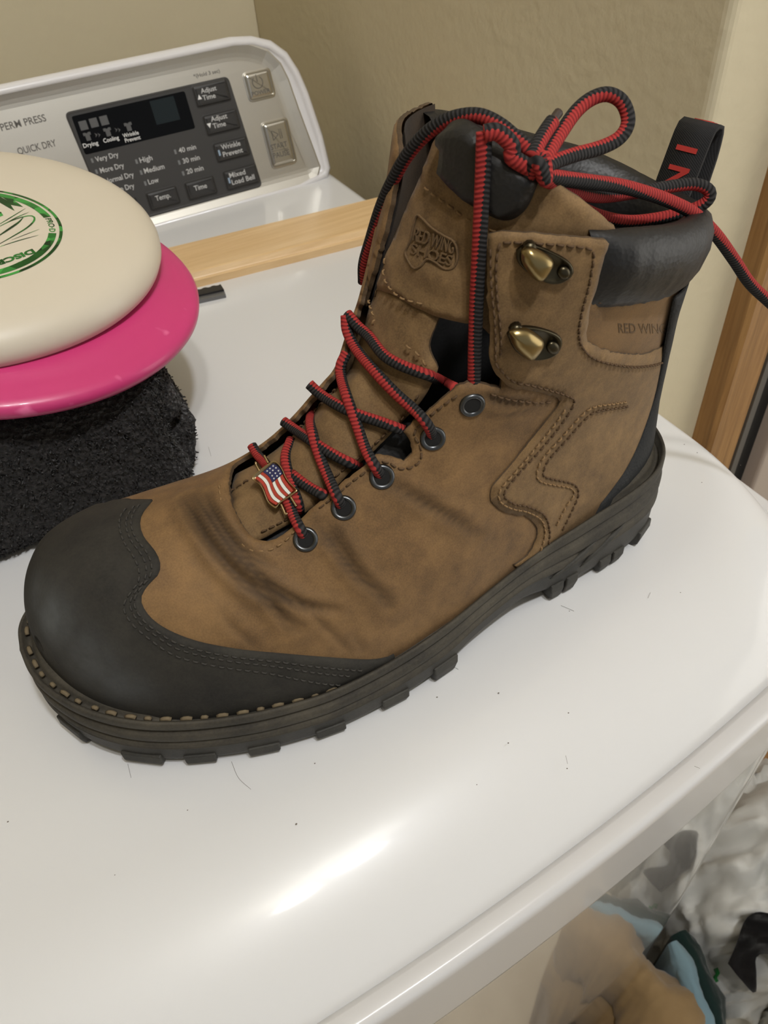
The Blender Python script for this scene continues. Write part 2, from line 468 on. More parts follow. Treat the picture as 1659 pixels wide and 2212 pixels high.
for x, y in ((255, 800), (290, 888), (325, 975), (608, 808), (645, 895), (678, 982), (917, 730), (948, 815), (980, 902)):
    cbar('indicator_light', za, x, y, 16, 32, LED, dpan, HP)
for x, y in ((185, 520), (268, 498), (350, 480)):
    a = cbar('status_icon', za, x, y, 62, 66, INKG, lcd, HP + .0002)
def iconpoly(pts, x, y, s, mat, parent, hh, name='shirt_icon'):
    a = za(x, y, hh); k = np.linalg.norm(za(x + 30, y - 8, hh) - a) / 31 * s
    V = [c3((a[0] + px * k, a[1] + py * k), hh + .00014) for px, py in pts]
    return dk_(link_mesh(name, V, [tuple(range(len(V)))], mat, smooth=False), parent)
SHIRT = [(-.5, .5), (-.2, .5), (0, .38), (.2, .5), (.5, .5), (.5, .15), (.3, .15), (.3, -.5), (-.3, -.5), (-.3, .15), (-.5, .15)]
for x, y in ((220, 608), (380, 572), (545, 530)): iconpoly(SHIRT, x, y, 60, INKG, lcd, HP + .0002)
for x, y in ((296, 595), (456, 555)):
    for dx in (-10, 14): iconpoly([(-.3, .5), (.3, 0), (-.3, -.5), (-.05, 0)], x + dx, y, 34, INKG, lcd, HP + .0002, 'arrow_icon')
V_ = box_from(za, (715, 330), (905, 280), (950, 470), (765, 520), HP)
csolid('display_digits', V_, [(0, HP), (0, HP + .0004)], TEAL, lcd)
BT = [((1045, 210), (1312, 148), (1365, 316), (1092, 380), ('Adjust', (1125, 268), (122, -32)), ('Time', (1140, 322), (100, -26)), 'up'),
      ((1130, 447), (1388, 383), (1443, 540), (1175, 602), ('Adjust', (1205, 492), (128, -34)), ('Time', (1222, 546), (100, -26)), 'down'),
      ((1212, 670), (1466, 604), (1520, 752), (1255, 815), ('Wrinkle', (1288, 716), (150, -40)), ('Prevent', (1302, 772), (156, -42)), 'led'),
      ((1290, 890), (1540, 822), (1598, 968), (1335, 1036), ('Mixed', (1352, 940), (126, -34)), ('Load Bell', (1372, 992), (180, -46)), 'led'),
      ((680, 1060), (915, 995), (960, 1136), (725, 1200), ('Temp.', (765, 1122), (118, -32)), None, ''),
      ((985, 980), (1210, 916), (1256, 1056), (1030, 1118), ('Time', (1072, 1042), (100, -28)), None, ''),
      ((372, 1148), (600, 1085), (642, 1225), (415, 1288), ('Dry Level', (412, 1228), (205, -56)), None, '')]
for TLc, TRc, BRc, BLc, t1, t2, ex in BT:
    b = csolid('control_button', rrect(box_from(za, TLc, TRc, BRc, BLc, HP), .0022), [(-.0006, HP - .0003), (-.0006, HP + .0005), (0, HP + .0006), (.0012, HP + .0022), (.003, HP + .0026)], BTN, dpan)
    hb = HP + .0026
    for t in (t1, t2):
        if t: dk_(ctext(t[0], za, t[1], t[2], 42, INKW, dpan, hb, 'button_text'), None); 
    mx_ = ((TLc[0] + BLc[0]) / 2 + 42, (TLc[1] + BLc[1]) / 2 - 8)
    if ex == 'up': iconpoly([(-.5, -.5), (.5, -.5), (0, .5)], mx_[0] - 2, mx_[1] + 6, 34, INKL, dpan, hb, 'arrow_icon')
    if ex == 'down': iconpoly([(-.5, .5), (.5, .5), (0, -.5)], mx_[0] - 6, mx_[1] + 6, 34, INKL, dpan, hb, 'arrow_icon')
    if ex == 'led': cbar('indicator_light', za, mx_[0] - 8, mx_[1] + 4, 14, 40, LEDB, dpan, hb)
# silver keys
SILK = Mat('silver_key', srgb(204, 200, 190), .28, 1.0).m
for cn, nm in ((((1045, 318), (1158, 294), (1190, 412), (1080, 438)), 'power_button'), (((1122, 535), (1230, 508), (1285, 702), (1180, 722)), 'start_button')):
    kb = csolid(nm, rrect(box_from(zb_, *cn, HS), .004), [(-.0008, HS - .0006), (-.0008, HS + .0010), (.0004, HS + .0012), (.0014, HS + .0004), (.0022, HS + .0018), (.0040, HS + .0024)], SILK, smooth=False)
    hk_ = HS + .0024
    if nm == 'power_button':
        ctext('POWER', zb_, (1090, 416), (78, -18), 20, INKD, kb, hk_)
        a = zb_(1112, 355, hk_); k = np.linalg.norm(zb_(1142, 348, hk_) - a) / 31
        P = [c3((a[0] + 22*k*math.sin(t), a[1] + 22*k*math.cos(t)), hk_) for t in np.linspace(.6, 2*PI - .6, 30)]
        dk_(Geo().add(*tube(P, .0004, 6)).build('power_symbol', INKD), kb)
        P = [c3((a[0], a[1] + h_*k), hk_) for h_ in (2, 15, 28)]
        dk_(Geo().add(*tube(P, .0004, 6)).build('power_symbol', INKD), kb)
    else:
        ctext('START', zb_, (1172, 648), (70, -17), 24, INKD, kb, hk_); ctext('PAUSE', zb_, (1182, 684), (70, -17), 24, INKD, kb, hk_)
        P = [c3(zb_(1174, 654, hk_), hk_), c3(zb_(1244, 640, hk_), hk_)]; dk_(Geo().add(*tube(P, .0002, 5)).build('key_line', INKD), kb)
        a = zb_(1190, 582, hk_); k = np.linalg.norm(zb_(1220, 575, hk_) - a) / 31
        P = [c3((a[0] + x*k, a[1] + y*k), hk_) for x, y in ((-14, -18), (12, 0), (-14, 18), (-14, -18))]
        dk_(Geo().add(*tube(polyline(P, 20), .0004, 6)).build('play_symbol', INKD), kb)
        for xx in (18, 26): dk_(Geo().add(*tube([c3((a[0] + xx*k, a[1] + y*k), hk_) for y in (-18, 0, 18)], .00035, 6)).build('pause_symbol', INKD), kb)
for b, ll, w, h in (('PERM PRESS', (8, 566), (194, -44), 34), ('QUICK DRY', (82, 670), (164, -42), 32), ('DRY', (230, 746), (56, -16), 32), ('*(Hold 3 sec)', (838, 338), (112, -26), 17), ('[ *Child Lock ]', (750, 934), (140, -36), 16)):
    ctext(b, zb_, ll, w, h, INKD, None, HS)

# ------------------------------------------------------------------ wooden board lying in front of the console
b0, b1, b2 = at_z(430, 590, .012), at_z(800, 497, .012), at_z(700, 452, .012)
dx_ = (b1 - b0)[:2]; dx_ /= np.linalg.norm(dx_); ny_ = np.array([-dx_[1], dx_[0]])
wid = float((b2[:2] - b0[:2]) @ ny_)
mid_ = b0[:2]
prof = [(0, 0), (0, .0062), (.0012, .0070), (.0022, .0070), (.0030, .0078), (.0050, .0112), (.0066, .012), (wid - .002, .012), (wid, .0105), (wid, 0)]
V = []; F = []
for t in (-.17, .215):
    for a, h in prof: q = mid_ + dx_ * t + ny_ * a; V.append((q[0], q[1], h))
k = len(prof)
for i in range(k): F.append((i, (i+1) % k, k + (i+1) % k, k + i))
F += [tuple(range(k))[::-1], tuple(range(k, 2*k))]
bo = tag(link_mesh('wooden_board', V, F, PINE, smooth=False), 'pale varnished wooden board with moulded edge below the control panel', 'board')

# ------------------------------------------------------------------ small strip on the dryer
GREYM = Mat('grey_metal_strip', srgb(120, 120, 120), .4, .6).m
BLKP = Mat('black_plastic', srgb(26, 26, 26), .5).m
sA, sB = at_z(489, 643, 0)[:2], at_z(440, 654, 0)[:2]
sd = sB - sA; sd /= np.linalg.norm(sd); sn = np.array([-sd[1], sd[0]])
if sn[1] < 0: sn = -sn
st_ = empty('comb_strip', (sA[0], sA[1], 0), 'small grey strip with black serrated edge beside the pink disc', 'strip')
def pris(q2, z0, z1):
    m_ = len(q2); V = [(q[0], q[1], z0) for q in q2] + [(q[0], q[1], z1) for q in q2]
    F = [tuple(range(m_))[::-1], tuple(range(m_, 2*m_))] + [(k, (k+1) % m_, m_ + (k+1) % m_, m_ + k) for k in range(m_)]
    return V, F
q = [sA, sA + sd * .05, sA + sd * .05 + sn * .006, sA + sn * .006]
g1 = link_mesh('grey_bar', *pris(q, 0, .003), GREYM, smooth=False)
pts = [sA + sn * .006, sA + sd * .05 + sn * .006]
tp_ = []
for t in np.linspace(.05, 0, 29): tp_.append(sA + sd * (t + .001) + sn * (.0150 + (.0012 if len(tp_) % 4 < 2 else 0)))
g2 = link_mesh('black_teeth', *pris(pts + tp_, 0, .0045), BLKP, smooth=False)
for g_ in (g1, g2):
    g_.parent = st_; g_.matrix_parent_inverse = Matrix.Translation(-st_.location)

# ------------------------------------------------------------------ discs
def disc_profile(R, kind):
    if kind == 'putter':   # domed top, blunt rounded edge, hollow underneath
        return [(0, .0172), (R*.35, .0168), (R*.6, .0158), (R*.8, .0138), (R*.91, .0108), (R*.965, .0070), (R*.99, .0030), (R, -.0008), (R*.992, -.0048), (R*.972, -.0075), (R*.945, -.0080), (R*.93, -.0060), (R*.925, .0040), (R*.90, .0085), (R*.7, .0120), (R*.3, .0140), (0, .0142)]
    return [(0, .0110), (R*.3, .0108), (R*.55, .0098), (R*.74, .0082), (R*.83, .0062), (R*.845, .0050), (R*.90, .0038), (R*.96, .0018), (R*.985, .0008), (R, -.0022), (R*.992, -.0058), (R*.96, -.0088), (R*.93, -.0086), (R*.915, -.0060), (R*.905, -.0010), (R*.84, .0020), (R*.7, .0056), (R*.3, .0084), (0, .0086)]
def disc_frame(c, nx, ny):
    n = Vector((nx, ny, 1)).normalized(); u = Vector((0, 1, 0)).cross(n).normalized(); v = n.cross(u)
    Mx = Matrix.Identity(4)
    for i in range(3): Mx[i][0] = u[i]; Mx[i][1] = v[i]; Mx[i][2] = n[i]; Mx[i][3] = c[i]
    return Mx
def make_disc(name, prof, mat, Mx, label, na=140):
    P = spline(prof, 70); P[:, 0] = np.maximum(P[:, 0], 0); V = [(0, 0, P[0, 1])]; F = []; m_ = len(P) - 2
    for r, h in P[1:-1]:
        for k in range(na): V.append((r * math.cos(2*PI*k/na), r * math.sin(2*PI*k/na), h))
    V.append((0, 0, P[-1, 1])); last = len(V) - 1
    for k in range(na):
        F.append((0, 1 + k, 1 + (k+1) % na)); F.append((last, 1 + (m_-1)*na + (k+1) % na, 1 + (m_-1)*na + k))
    for i in range(m_ - 1):
        for k in range(na): F.append((1+i*na+k, 1+(i+1)*na+k, 1+(i+1)*na+(k+1) % na, 1+i*na+(k+1) % na))
    o = link_mesh(name, V, F, mat); o.matrix_world = Mx
    return tag(o, label, 'disc')
def disc_mat(name, a, b, rough, spots=None):
    m = Mat(name, a, rough, spec=.5, coat=.15)
    m.color(m.mix(m.noise(14, 4), a, b)); m.rough(m.noise(30, 4), rough - .06, rough + .08)
    if spots:
        s_ = m.ramp(m.noise(55, 2, .4), [(.66, (0, 0, 0, 1)), (.72, (1, 1, 1, 1))]); c = m.b.inputs['Base Color'].links[0].from_socket
        m.color(m.mix(s_, c, spots))
    m.bump(m.noise(160, 2), .05, .0004); return m.m
CREAM = disc_mat('cream_plastic', srgb(214, 204, 186), srgb(206, 196, 177), .42)
PINK = disc_mat('pink_plastic', srgb(208, 64, 122), srgb(198, 58, 115), .34, srgb(232, 112, 158))
PURP = disc_mat('purple_plastic', srgb(66, 26, 92), srgb(58, 22, 84), .35)
Mp = disc_frame((-.0105, .4459, .1125), .198, -.120)
Mc = disc_frame((-.0222, .4660, .1325), .150, -.126)
Mu = disc_frame((-.0400, .4590, .1225), .172, -.128)
make_disc('pink_disc', disc_profile(.106, 'driver'), PINK, Mp, 'scuffed glossy pink throwing disc lying on the folded black towel')
make_disc('purple_disc', [(r, h * .8) for r, h in disc_profile(.1055, 'driver')], PURP, Mu, 'dark purple throwing disc pressed between the cream and pink discs')
cream = make_disc('cream_disc', disc_profile(.1065, 'putter'), CREAM, Mc, 'cream throwing disc with green foil stamp on top of the stack')
# green foil print on the cream disc
m = Mat('green_foil', srgb(30, 110, 40), .28, .75)
v = m.n('ShaderNodeTexVoronoi'); v.inputs['Scale'].default_value = 150; m.l(m.coord(), v.inputs['Vector'])
sp_ = m.n('ShaderNodeSeparateColor'); m.l(v.outputs['Color'], sp_.inputs[0])
m.color(m.ramp(sp_.outputs[0], [(.15, srgb(20, 62, 28)), (.6, srgb(38, 112, 46)), (.92, srgb(80, 190, 92))])); FOIL = m.m
prS = spline(disc_profile(.1065, 'putter'), 400)
topn = np.argmax(prS[:, 0])
def disc_h(r): return np.interp(r, prS[:topn, 0], prS[:topn, 1])
MI = Mc.inverted()
def dpt(px, py):
    """picture place -> flat place on the cream disc"""
    o = MI @ Vector(CAMC); d = (MI.to_3x3() @ Vector(ray(px, py))).normalized(); h = .0165
    for _ in range(4):
        q = o + d * ((h - o.z) / d.z); h = float(disc_h(min(math.hypot(q.x, q.y), .105)))
    return np.array([q.x, q.y])
def zd(x, y): return dpt(x / 4.74, 350 + y / 4.74)
def stamp(name, V2, F):
    V = [(x, y, float(disc_h(math.hypot(x, y))) + .00018) for x, y in V2]
    o = link_mesh(name, V, F, FOIL, smooth=False); o.parent = cream; o.matrix_parent_inverse = Matrix.Identity(4); return o
# ring: centre and radius from the picture
ringp = np.array([zd(0, 292), zd(380, 420), zd(560, 545), zd(674, 700), zd(600, 850), zd(380, 1040), zd(0, 1195), zd(200, 335)])
A_ = np.c_[2 * ringp, np.ones(len(ringp))]; sol = np.linalg.lstsq(A_, (ringp ** 2).sum(1), rcond=None)[0]
rc_ = sol[:2]; rr_ = math.sqrt(sol[2] + rc_ @ rc_)
print('stamp ring', rc_, rr_)
ang0 = math.atan2(*(zd(665, 640) - rc_)[::-1])
def arc(r0, r1, a0, a1, n=60):
    V2 = []; F = []
    for t in np.linspace(a0, a1, n):
        for r in (r0, r1): V2.append(rc_ + r * np.array([math.cos(t), math.sin(t)]))
    for k in range(n - 1): F.append((2*k, 2*k+2, 2*k+3, 2*k+1))
    return V2, F
g = 0.20
stamp('stamp_ring', *arc(rr_ * .966, rr_, 0, 2*PI, 160))
stamp('stamp_ring', *arc(rr_ * .855, rr_ * .935, ang0 + g, ang0 + 2*PI - g, 150))
V2, F2 = flat_text('PRO·D', 1.0, .02); V2 = np.array(V2); mn, mx = V2.min(0), V2.max(0)
out = []
for x, y in V2:
    t = (x - mn[0]) / (mx[0] - mn[0]); a = ang0 + g * .86 - 2 * g * .86 * t; r = rr_ * (.862 + .066 * (y / .73))
    out.append(rc_ + r * np.array([math.cos(a), math.sin(a)]))
stamp('stamp_text', out, F2)
def stamp_text(body, ll, lr, ul, ital=0.0, bold=.03):
    V2, F2 = flat_text(body, 1.0, bold); V2 = np.array(V2); mn, mx = V2.min(0), V2.max(0); u = (V2 - mn) / (mx - mn)
    a, b, c = zd(*ll), zd(*lr), zd(*ul)
    return stamp('stamp_text', a + u[:, :1] * (b - a) + u[:, 1:] * (c - a), F2)
stamp_text('DISCRAFT', (330, 890), (-330, 1120), (372, 932), bold=.05)
def poly_stamp(pts): 
    q_ = [zd(*p) for p in pts]; return stamp('stamp_picture', q_, [tuple(range(len(q_)))])
poly_stamp([(-60, 320), (-40, 395), (90, 470), (150, 502), (110, 440), (237, 462), (180, 418), (60, 345), (20, 360), (80, 400), (-10, 352)])
poly_stamp([(-30, 520), (10, 512), (34, 548), (0, 562), (-30, 550)])
def line_stamp(pts, w):
    q_ = spline([zd(*p) for p in pts], 30); t = np.gradient(q_, axis=0); t /= np.linalg.norm(t, axis=1)[:, None]; n_ = np.c_[-t[:, 1], t[:, 0]]
    ww = w * np.sin(np.linspace(.25, PI - .25, 30))[:, None]
    V2 = np.vstack([q_ + n_ * ww, q_ - n_ * ww]); return stamp('stamp_picture', V2, [(k, k+1, 31+k, 30+k) for k in range(29)])
for pts, w in (([(-40, 660), (110, 570), (260, 478)], .0003), ([(60, 628), (180, 565), (298, 515)], .0003), ([(-40, 680), (100, 610), (230, 565), (310, 552), (350, 565), (345, 610), (270, 680), (120, 770), (-30, 855)], .0005),
               ([(-30, 770), (90, 690), (190, 620), (238, 570)], .0007), ([(118, 800), (260, 745), (403, 690)], .0002), ([(-20, 875), (180, 810), (392, 752)], .0003), ([(-40, 1118), (140, 1062), (330, 968)], .0007)):
    line_stamp(pts, w)

# ------------------------------------------------------------------ folded towel under the discs
m = Mat('black_terry', srgb(38, 36, 36), .95, spec=.1)
n_ = m.noise(520, 3, .6); m.color(m.ramp(n_, [(.3, srgb(22, 21, 21)), (.62, srgb(56, 53, 52)), (.8, srgb(82, 77, 74))]))
m.bump(m.voronoi(330), 1.0, .0035); m.bump(m.noise(600, 3), .6, .0015); m.b.inputs['Sheen Weight'].default_value = .15; TERRY = m.m
x0, x1, y0_, y1_ = -.26, .060, .358, .60
def towel_layer(name, xa, xb, ya, yb, za_, zb2, rr, seed, step=.0028):
    """rounded slab of terry cloth with a looped pile pushed out of the surface"""
    nx_, ny2, nz = int((xb-xa)/step), int((yb-ya)/step), max(3, int((zb2-za_)/step))
    bm = bmesh.new(); bmesh.ops.create_cube(bm, size=1.0, matrix=Matrix.Translation(((xa+xb)/2, (ya+yb)/2, (za_+zb2)/2)) @ Matrix.Diagonal((xb-xa, yb-ya, zb2-za_, 1)))
    def cut(axis, a, b, n):
        for k in range(1, n):
            co = [0, 0, 0]; co[axis] = a + (b-a)*k/n; no = [0, 0, 0]; no[axis] = 1
            bmesh.ops.bisect_plane(bm, geom=bm.verts[:]+bm.edges[:]+bm.faces[:], plane_co=co, plane_no=no)
    cut(0, xa, xb, nx_); cut(1, ya, yb, ny2); cut(2, za_, zb2, nz)
    c = Vector(((xa+xb)/2, (ya+yb)/2, (za_+zb2)/2)); hx, hy, hz = (xb-xa)/2, (yb-ya)/2, (zb2-za_)/2
    for v_ in bm.verts:
        d = v_.co - c; q_ = Vector((max(min(d.x, hx-rr), -hx+rr), max(min(d.y, hy-rr), -hy+rr), max(min(d.z, hz-rr), -hz+rr)))
        e = d - q_
        if e.length > 1e-7: e = e.normalized() * rr
        w = v_.co
        lump = .0035 * noise.noise(Vector((w.x * 14 + seed, w.y * 14, w.z * 20)))
        pile = .0016 * noise.noise(w * 330 + Vector((seed, 0, 0))) + .0012 * noise.noise(w * 700)
        nr = e.normalized() if e.length > 1e-7 else Vector((0, 0, 1))
        v_.co = c + q_ + e + nr * (lump + pile)
        v_.co.x += .004 * math.sin((w.z - za_) * 60 + seed) * sstep(0, .06, w.x)
    return link_bm(name, bm, TERRY, smooth=True)
towel = empty('folded_towel', (-.1, .48, 0), 'folded black terry towel under the stacked discs, left of the boot', 'towel')
def tk(o): o.parent = towel; o.matrix_parent_inverse = Matrix.Translation(-towel.location); return o
rt = random.Random(3)
LY = [('towel_fold', -.26, .048, .358, .60, .002, .091, .014, 2.0), ('towel_fold', -.25, .0600, .374, .60, .001, .040, .012, 5.0), ('towel_fold', -.25, .0560, .370, .60, .041, .082, .012, 9.0)]
layers = [tk(towel_layer(n__, *a)) for n__, *a in LY]
# loose loops of the pile
def fuzz(o, count, seed):
    rg = random.Random(seed); me = o.data; g = Geo()
    ps = [p for p in me.polygons if p.center.y < .44 or p.center.x > .03]
    for _ in range(count):
        p = rg.choice(ps); c = p.center + Vector((rg.uniform(-1, 1), rg.uniform(-1, 1), rg.uniform(-1, 1))) * .0014; n2 = p.normal
        h = rg.uniform(.0003, .0009); s_ = Vector((rg.uniform(-1, 1), rg.uniform(-1, 1), rg.uniform(-1, 1))) * .0006
        w = n2.cross(Vector((rg.uniform(-1, 1), rg.uniform(-1, 1), rg.uniform(-1, 1)))).normalized() * .00055
        a = c - n2 * .0008; b = c + n2 * h * .6 + s_; d = c + n2 * h + s_ * 1.8
        w2 = n2.cross(w).normalized() * .00055
        g.add([a - w, a + w, a + w2, b - w, b + w, b + w2, d], [(0, 1, 4, 3), (1, 2, 5, 4), (2, 0, 3, 5), (3, 4, 6), (4, 5, 6), (5, 3, 6)])
    f_ = g.build('terry_pile', TERRY, None, smooth=True); f_['kind'] = 'stuff'; return tk(f_)
fuzz(layers[0], 32000, 1); fuzz(layers[1], 5000, 2); fuzz(layers[2], 5000, 3)
# ------------------------------------------------------------------ boot last
near_x = [-.0505, -.0490, -.0460, -.041, -.032, -.018, .001, .026, .050, .077, .100, .120, .143, .170, .197, .220, .238, .2515, .2575]
near_y = [.254, .246, .2365, .2255, .2135, .202, .1915, .1825, .1770, .1755, .177, .179, .184, .1890, .1930, .1975, .2045, .2145, .228]
far_y  = [.258, .266, .274, .281, .287, .291, .2935, .293, .288, .281, .275, .270, .267, .267, .267, .265, .258, .247, .232]
f_near = pchip(near_x, near_y); f_far = pchip(near_x, far_y)
ZB = 0.030
f_top = pchip([-.0505, -.0490, -.045, -.038, -.029, -.012, .010, .030, .050, .065, .080, .090, .100, .115, .130, .2, .25],
              [.036, .052, .066, .078, .087, .0925, .0945, .097, .1035, .112, .1245, .134, .141, .144, .138, .105, .08])
f_n = pchip([-.06, 0, .05, .1, .15, .25], [2.6, 2.4, 2.1, 1.9, 1.9, 2.6])
f_m = pchip([-.06, 0, .05, .1, .15, .25], [2.4, 2.1, 1.65, 1.5, 1.6, 2.2])
s_xf = pchip([.03, .08, .11, .135, .155, .175, .20, .23, .26], [.10, .092, .091, .0985, .110, .119, .129, .136, .14])
s_xb = pchip([.03, .05, .08, .11, .14, .165, .19, .22, .26], [.255, .2565, .2565, .2535, .249, .249, .255, .259, .262])
s_b  = pchip([.03, .07, .11, .14, .165, .19, .22, .26], [.030, .034, .038, .042, .046, .050, .052, .052])
def y_mid(x): return 0.5 * (f_near(x) + f_far(x))
def half_w(x, z):
    W = 0.5 * (f_far(x) - f_near(x))
    W = np.where((x < -.0505) | (x > .2575), 0.0, W)
    H = f_top(x)
    q = np.clip((z - ZB) / np.maximum(H - ZB, 1e-4), 0, 1)
    wf = W * np.clip(1 - q ** f_n(x), 0, 1) ** (1 / f_m(x))
    xf, xb, b = s_xf(z), s_xb(z), s_b(z)
    c, a = 0.5 * (xf + xb), 0.5 * (xb - xf)
    e = np.clip(1 - np.abs((x - c) / a) ** 2.3, 0, 1) ** (1 / 2.2)
    ws = b * e
    p = 5.0
    return (wf ** p + ws ** p + 1e-30) ** (1 / p) * (z > ZB - .002)
def y_axis(x, z):
    k = sstep(.08, .15, z)
    return y_mid(x) * (1 - k) + .229 * k
def inside(P):
    x, y, z = P[..., 0], P[..., 1], P[..., 2]
    w = half_w(x, z)
    return (np.abs(y - y_axis(x, z)) < w) & (w > 2e-4)
QX, QZ = .084, .184
def ring(s):
    """spine point and frame of ring s in [0,4]: (P, pole dir, front dir, cos, sin)"""
    if s < 1:
        b = s * PI / 2
        return np.array([.0, y_mid(.0), .055]), math.cos(b), math.sin(b), np.array([0, 0, 1.])
    if s < 2:
        t = s - 1
        x = .0 + (QX - .0) * t
        return np.array([x, float(y_mid(x)), .055 + .018 * t]), 0.0, 1.0, np.array([0, 0, 1.])
    if s < 3:
        th = (s - 2) * PI / 2
        r = (QZ - .073) * (1 - (s - 2)) + .104 * (s - 2)
        P = np.array([QX + r * math.sin(th), 0, QZ - r * math.cos(th)])
        P[1] = float(y_axis(P[0], P[2]))
        return P, 0.0, 1.0, np.array([-math.sin(th), 0, math.cos(th)])
    t = s - 3
    P = np.array([QX + .104, .229, QZ + .075 * t])
    return P, 0.0, 1.0, np.array([-1., 0, 0])
NS, NF = 241, 192            # rings, points per ring
S_VALS = np.linspace(0.02, 4.0, NS)
F_VALS = np.linspace(0, 2 * PI, NF, endpoint=False)   # 0 = top/front, pi/2 = near side, pi = sole/heel
def make_grid():
    G = np.zeros((NS, NF, 3)); O = np.zeros_like(G); D = np.zeros_like(G)
    for i, s in enumerate(S_VALS):
        P, cb, sb, e1 = ring(s)
        d = cb * np.array([-1., 0, 0]) + sb * (np.cos(F_VALS)[:, None] * e1 + np.sin(F_VALS)[:, None] * np.array([0, -1., 0]))
        O[i] = P; D[i] = d
    lo = np.zeros((NS, NF)); hi = np.full((NS, NF), .2)
    # first exit by marching, then bisect
    ts = np.linspace(.004, .2, 90); found = np.zeros((NS, NF), bool)
    for k in range(len(ts)):
        ins = inside(O + D * ts[k])
        new = (~ins) & (~found)
        hi[new] = ts[k]; lo[new] = ts[k - 1] if k else 0
        found |= ~ins
    for _ in range(22):
        mid = (lo + hi) / 2; ins = inside(O + D * mid[..., None])
        lo = np.where(ins, mid, lo); hi = np.where(ins, hi, mid)
    return O + D * lo[..., None]
G0 = make_grid()
def smooth_grid(G, it):
    for _ in range(it):
        H = G.copy()
        H[1:-1] = G[1:-1] * .5 + .125 * (G[:-2] + G[2:] + np.roll(G, 1, 1)[1:-1] + np.roll(G, -1, 1)[1:-1])
        G = H
    return G
G0 = smooth_grid(G0, 3)
def grid_normals(G):
    du = np.gradient(G, axis=0); dv = np.roll(G, -1, 1) - np.roll(G, 1, 1)
    n = np.cross(dv, du); n /= np.linalg.norm(n, axis=-1, keepdims=True) + 1e-12
    c = G.mean(1, keepdims=True)
    if ((G - c) * n).sum() < 0: n = -n
    return n
N0 = grid_normals(G0)
# ------------------------------------------------------------------ boot surface tools
class Surf:
    def __init__(self, off):
        self.G = G0 + N0 * off
        V = self.G.reshape(-1, 3)
        F = [(i*NF+j, i*NF+(j+1) % NF, (i+1)*NF+(j+1) % NF, (i+1)*NF+j) for i in range(NS-1) for j in range(NF)]
        self.bvh = BVHTree.FromPolygons([Vector(v) for v in V], F)
SURF = {}
def inv1(px, py, off):
    if off not in SURF: SURF[off] = Surf(off)
    sf = SURF[off]
    loc, nor, idx, dist = sf.bvh.ray_cast(Vector(CAMC), Vector(ray(px, py)))
    if loc is None: return None
    i, j = idx // NF, idx % NF
    a, b = sf.G[i, j], sf.G[i, (j+1) % NF]; c, d = sf.G[i+1, j], sf.G[i+1, (j+1) % NF]
    p = np.array(loc)
    # local bilinear guess
    ev = ((b - a) + (d - c)) / 2; eu = ((c - a) + (d - b)) / 2
    r = p - (a + b + c + d) / 4
    A = np.array([[eu @ eu, eu @ ev], [eu @ ev, ev @ ev]]); sol = np.linalg.solve(A, [r @ eu, r @ ev])
    fi = i + .5 + np.clip(sol[0], -.5, .5); fj = j + .5 + np.clip(sol[1], -.5, .5)
    s = np.interp(fi, np.arange(NS), S_VALS); ph = fj * 2 * PI / NF
    return float(s), float(ph)
def inv(px, py, off=0.0):
    for k in range(40):
        q = inv1(px + (1000 - px) * .012 * k, py + (900 - py) * .012 * k, off)
        if q is not None:
            s, ph = q
            return (s, ph - 2 * PI if ph > PI else ph)
    raise RuntimeError('no hit %s %s' % (px, py))
def S(s, ph, off=0.0):
    s = np.asarray(s, float); ph = np.asarray(ph, float)
    fi = np.clip(np.interp(s, S_VALS, np.arange(NS)), 0, NS - 1.001); fj = (ph / (2 * PI) * NF) % NF
    i = fi.astype(int); j = fj.astype(int) % NF; a = (fi - i)[..., None]; b = (fj - np.floor(fj))[..., None]
    j2 = (j + 1) % NF
    def bl(A): return (A[i, j]*(1-a)*(1-b) + A[i, j2]*(1-a)*b + A[i+1, j]*a*(1-b) + A[i+1, j2]*a*b)
    n = bl(N0); n /= np.linalg.norm(n, axis=-1, keepdims=True)
    return bl(G0) + n * np.asarray(off)[..., None]
def Sn(s, ph):
    return S(s, ph, 1.0) - S(s, ph, 0.0)
def invs(pts, off=0.0):
    return [inv(x, y, off) for x, y in pts]
KU, KV = .075, .05           # rough metres per unit of s and of angle
def in_poly(P, poly):
    x, y = P[:, 0], P[:, 1]; c = np.zeros(len(P), bool)
    a = poly; b = np.roll(poly, -1, 0)
    for (x0, y0), (x1, y1) in zip(a, b):
        if y0 == y1: continue
        m = ((y0 > y) != (y1 > y)) & (x < (x1 - x0) * (y - y0) / (y1 - y0) + x0); c ^= m
    return c
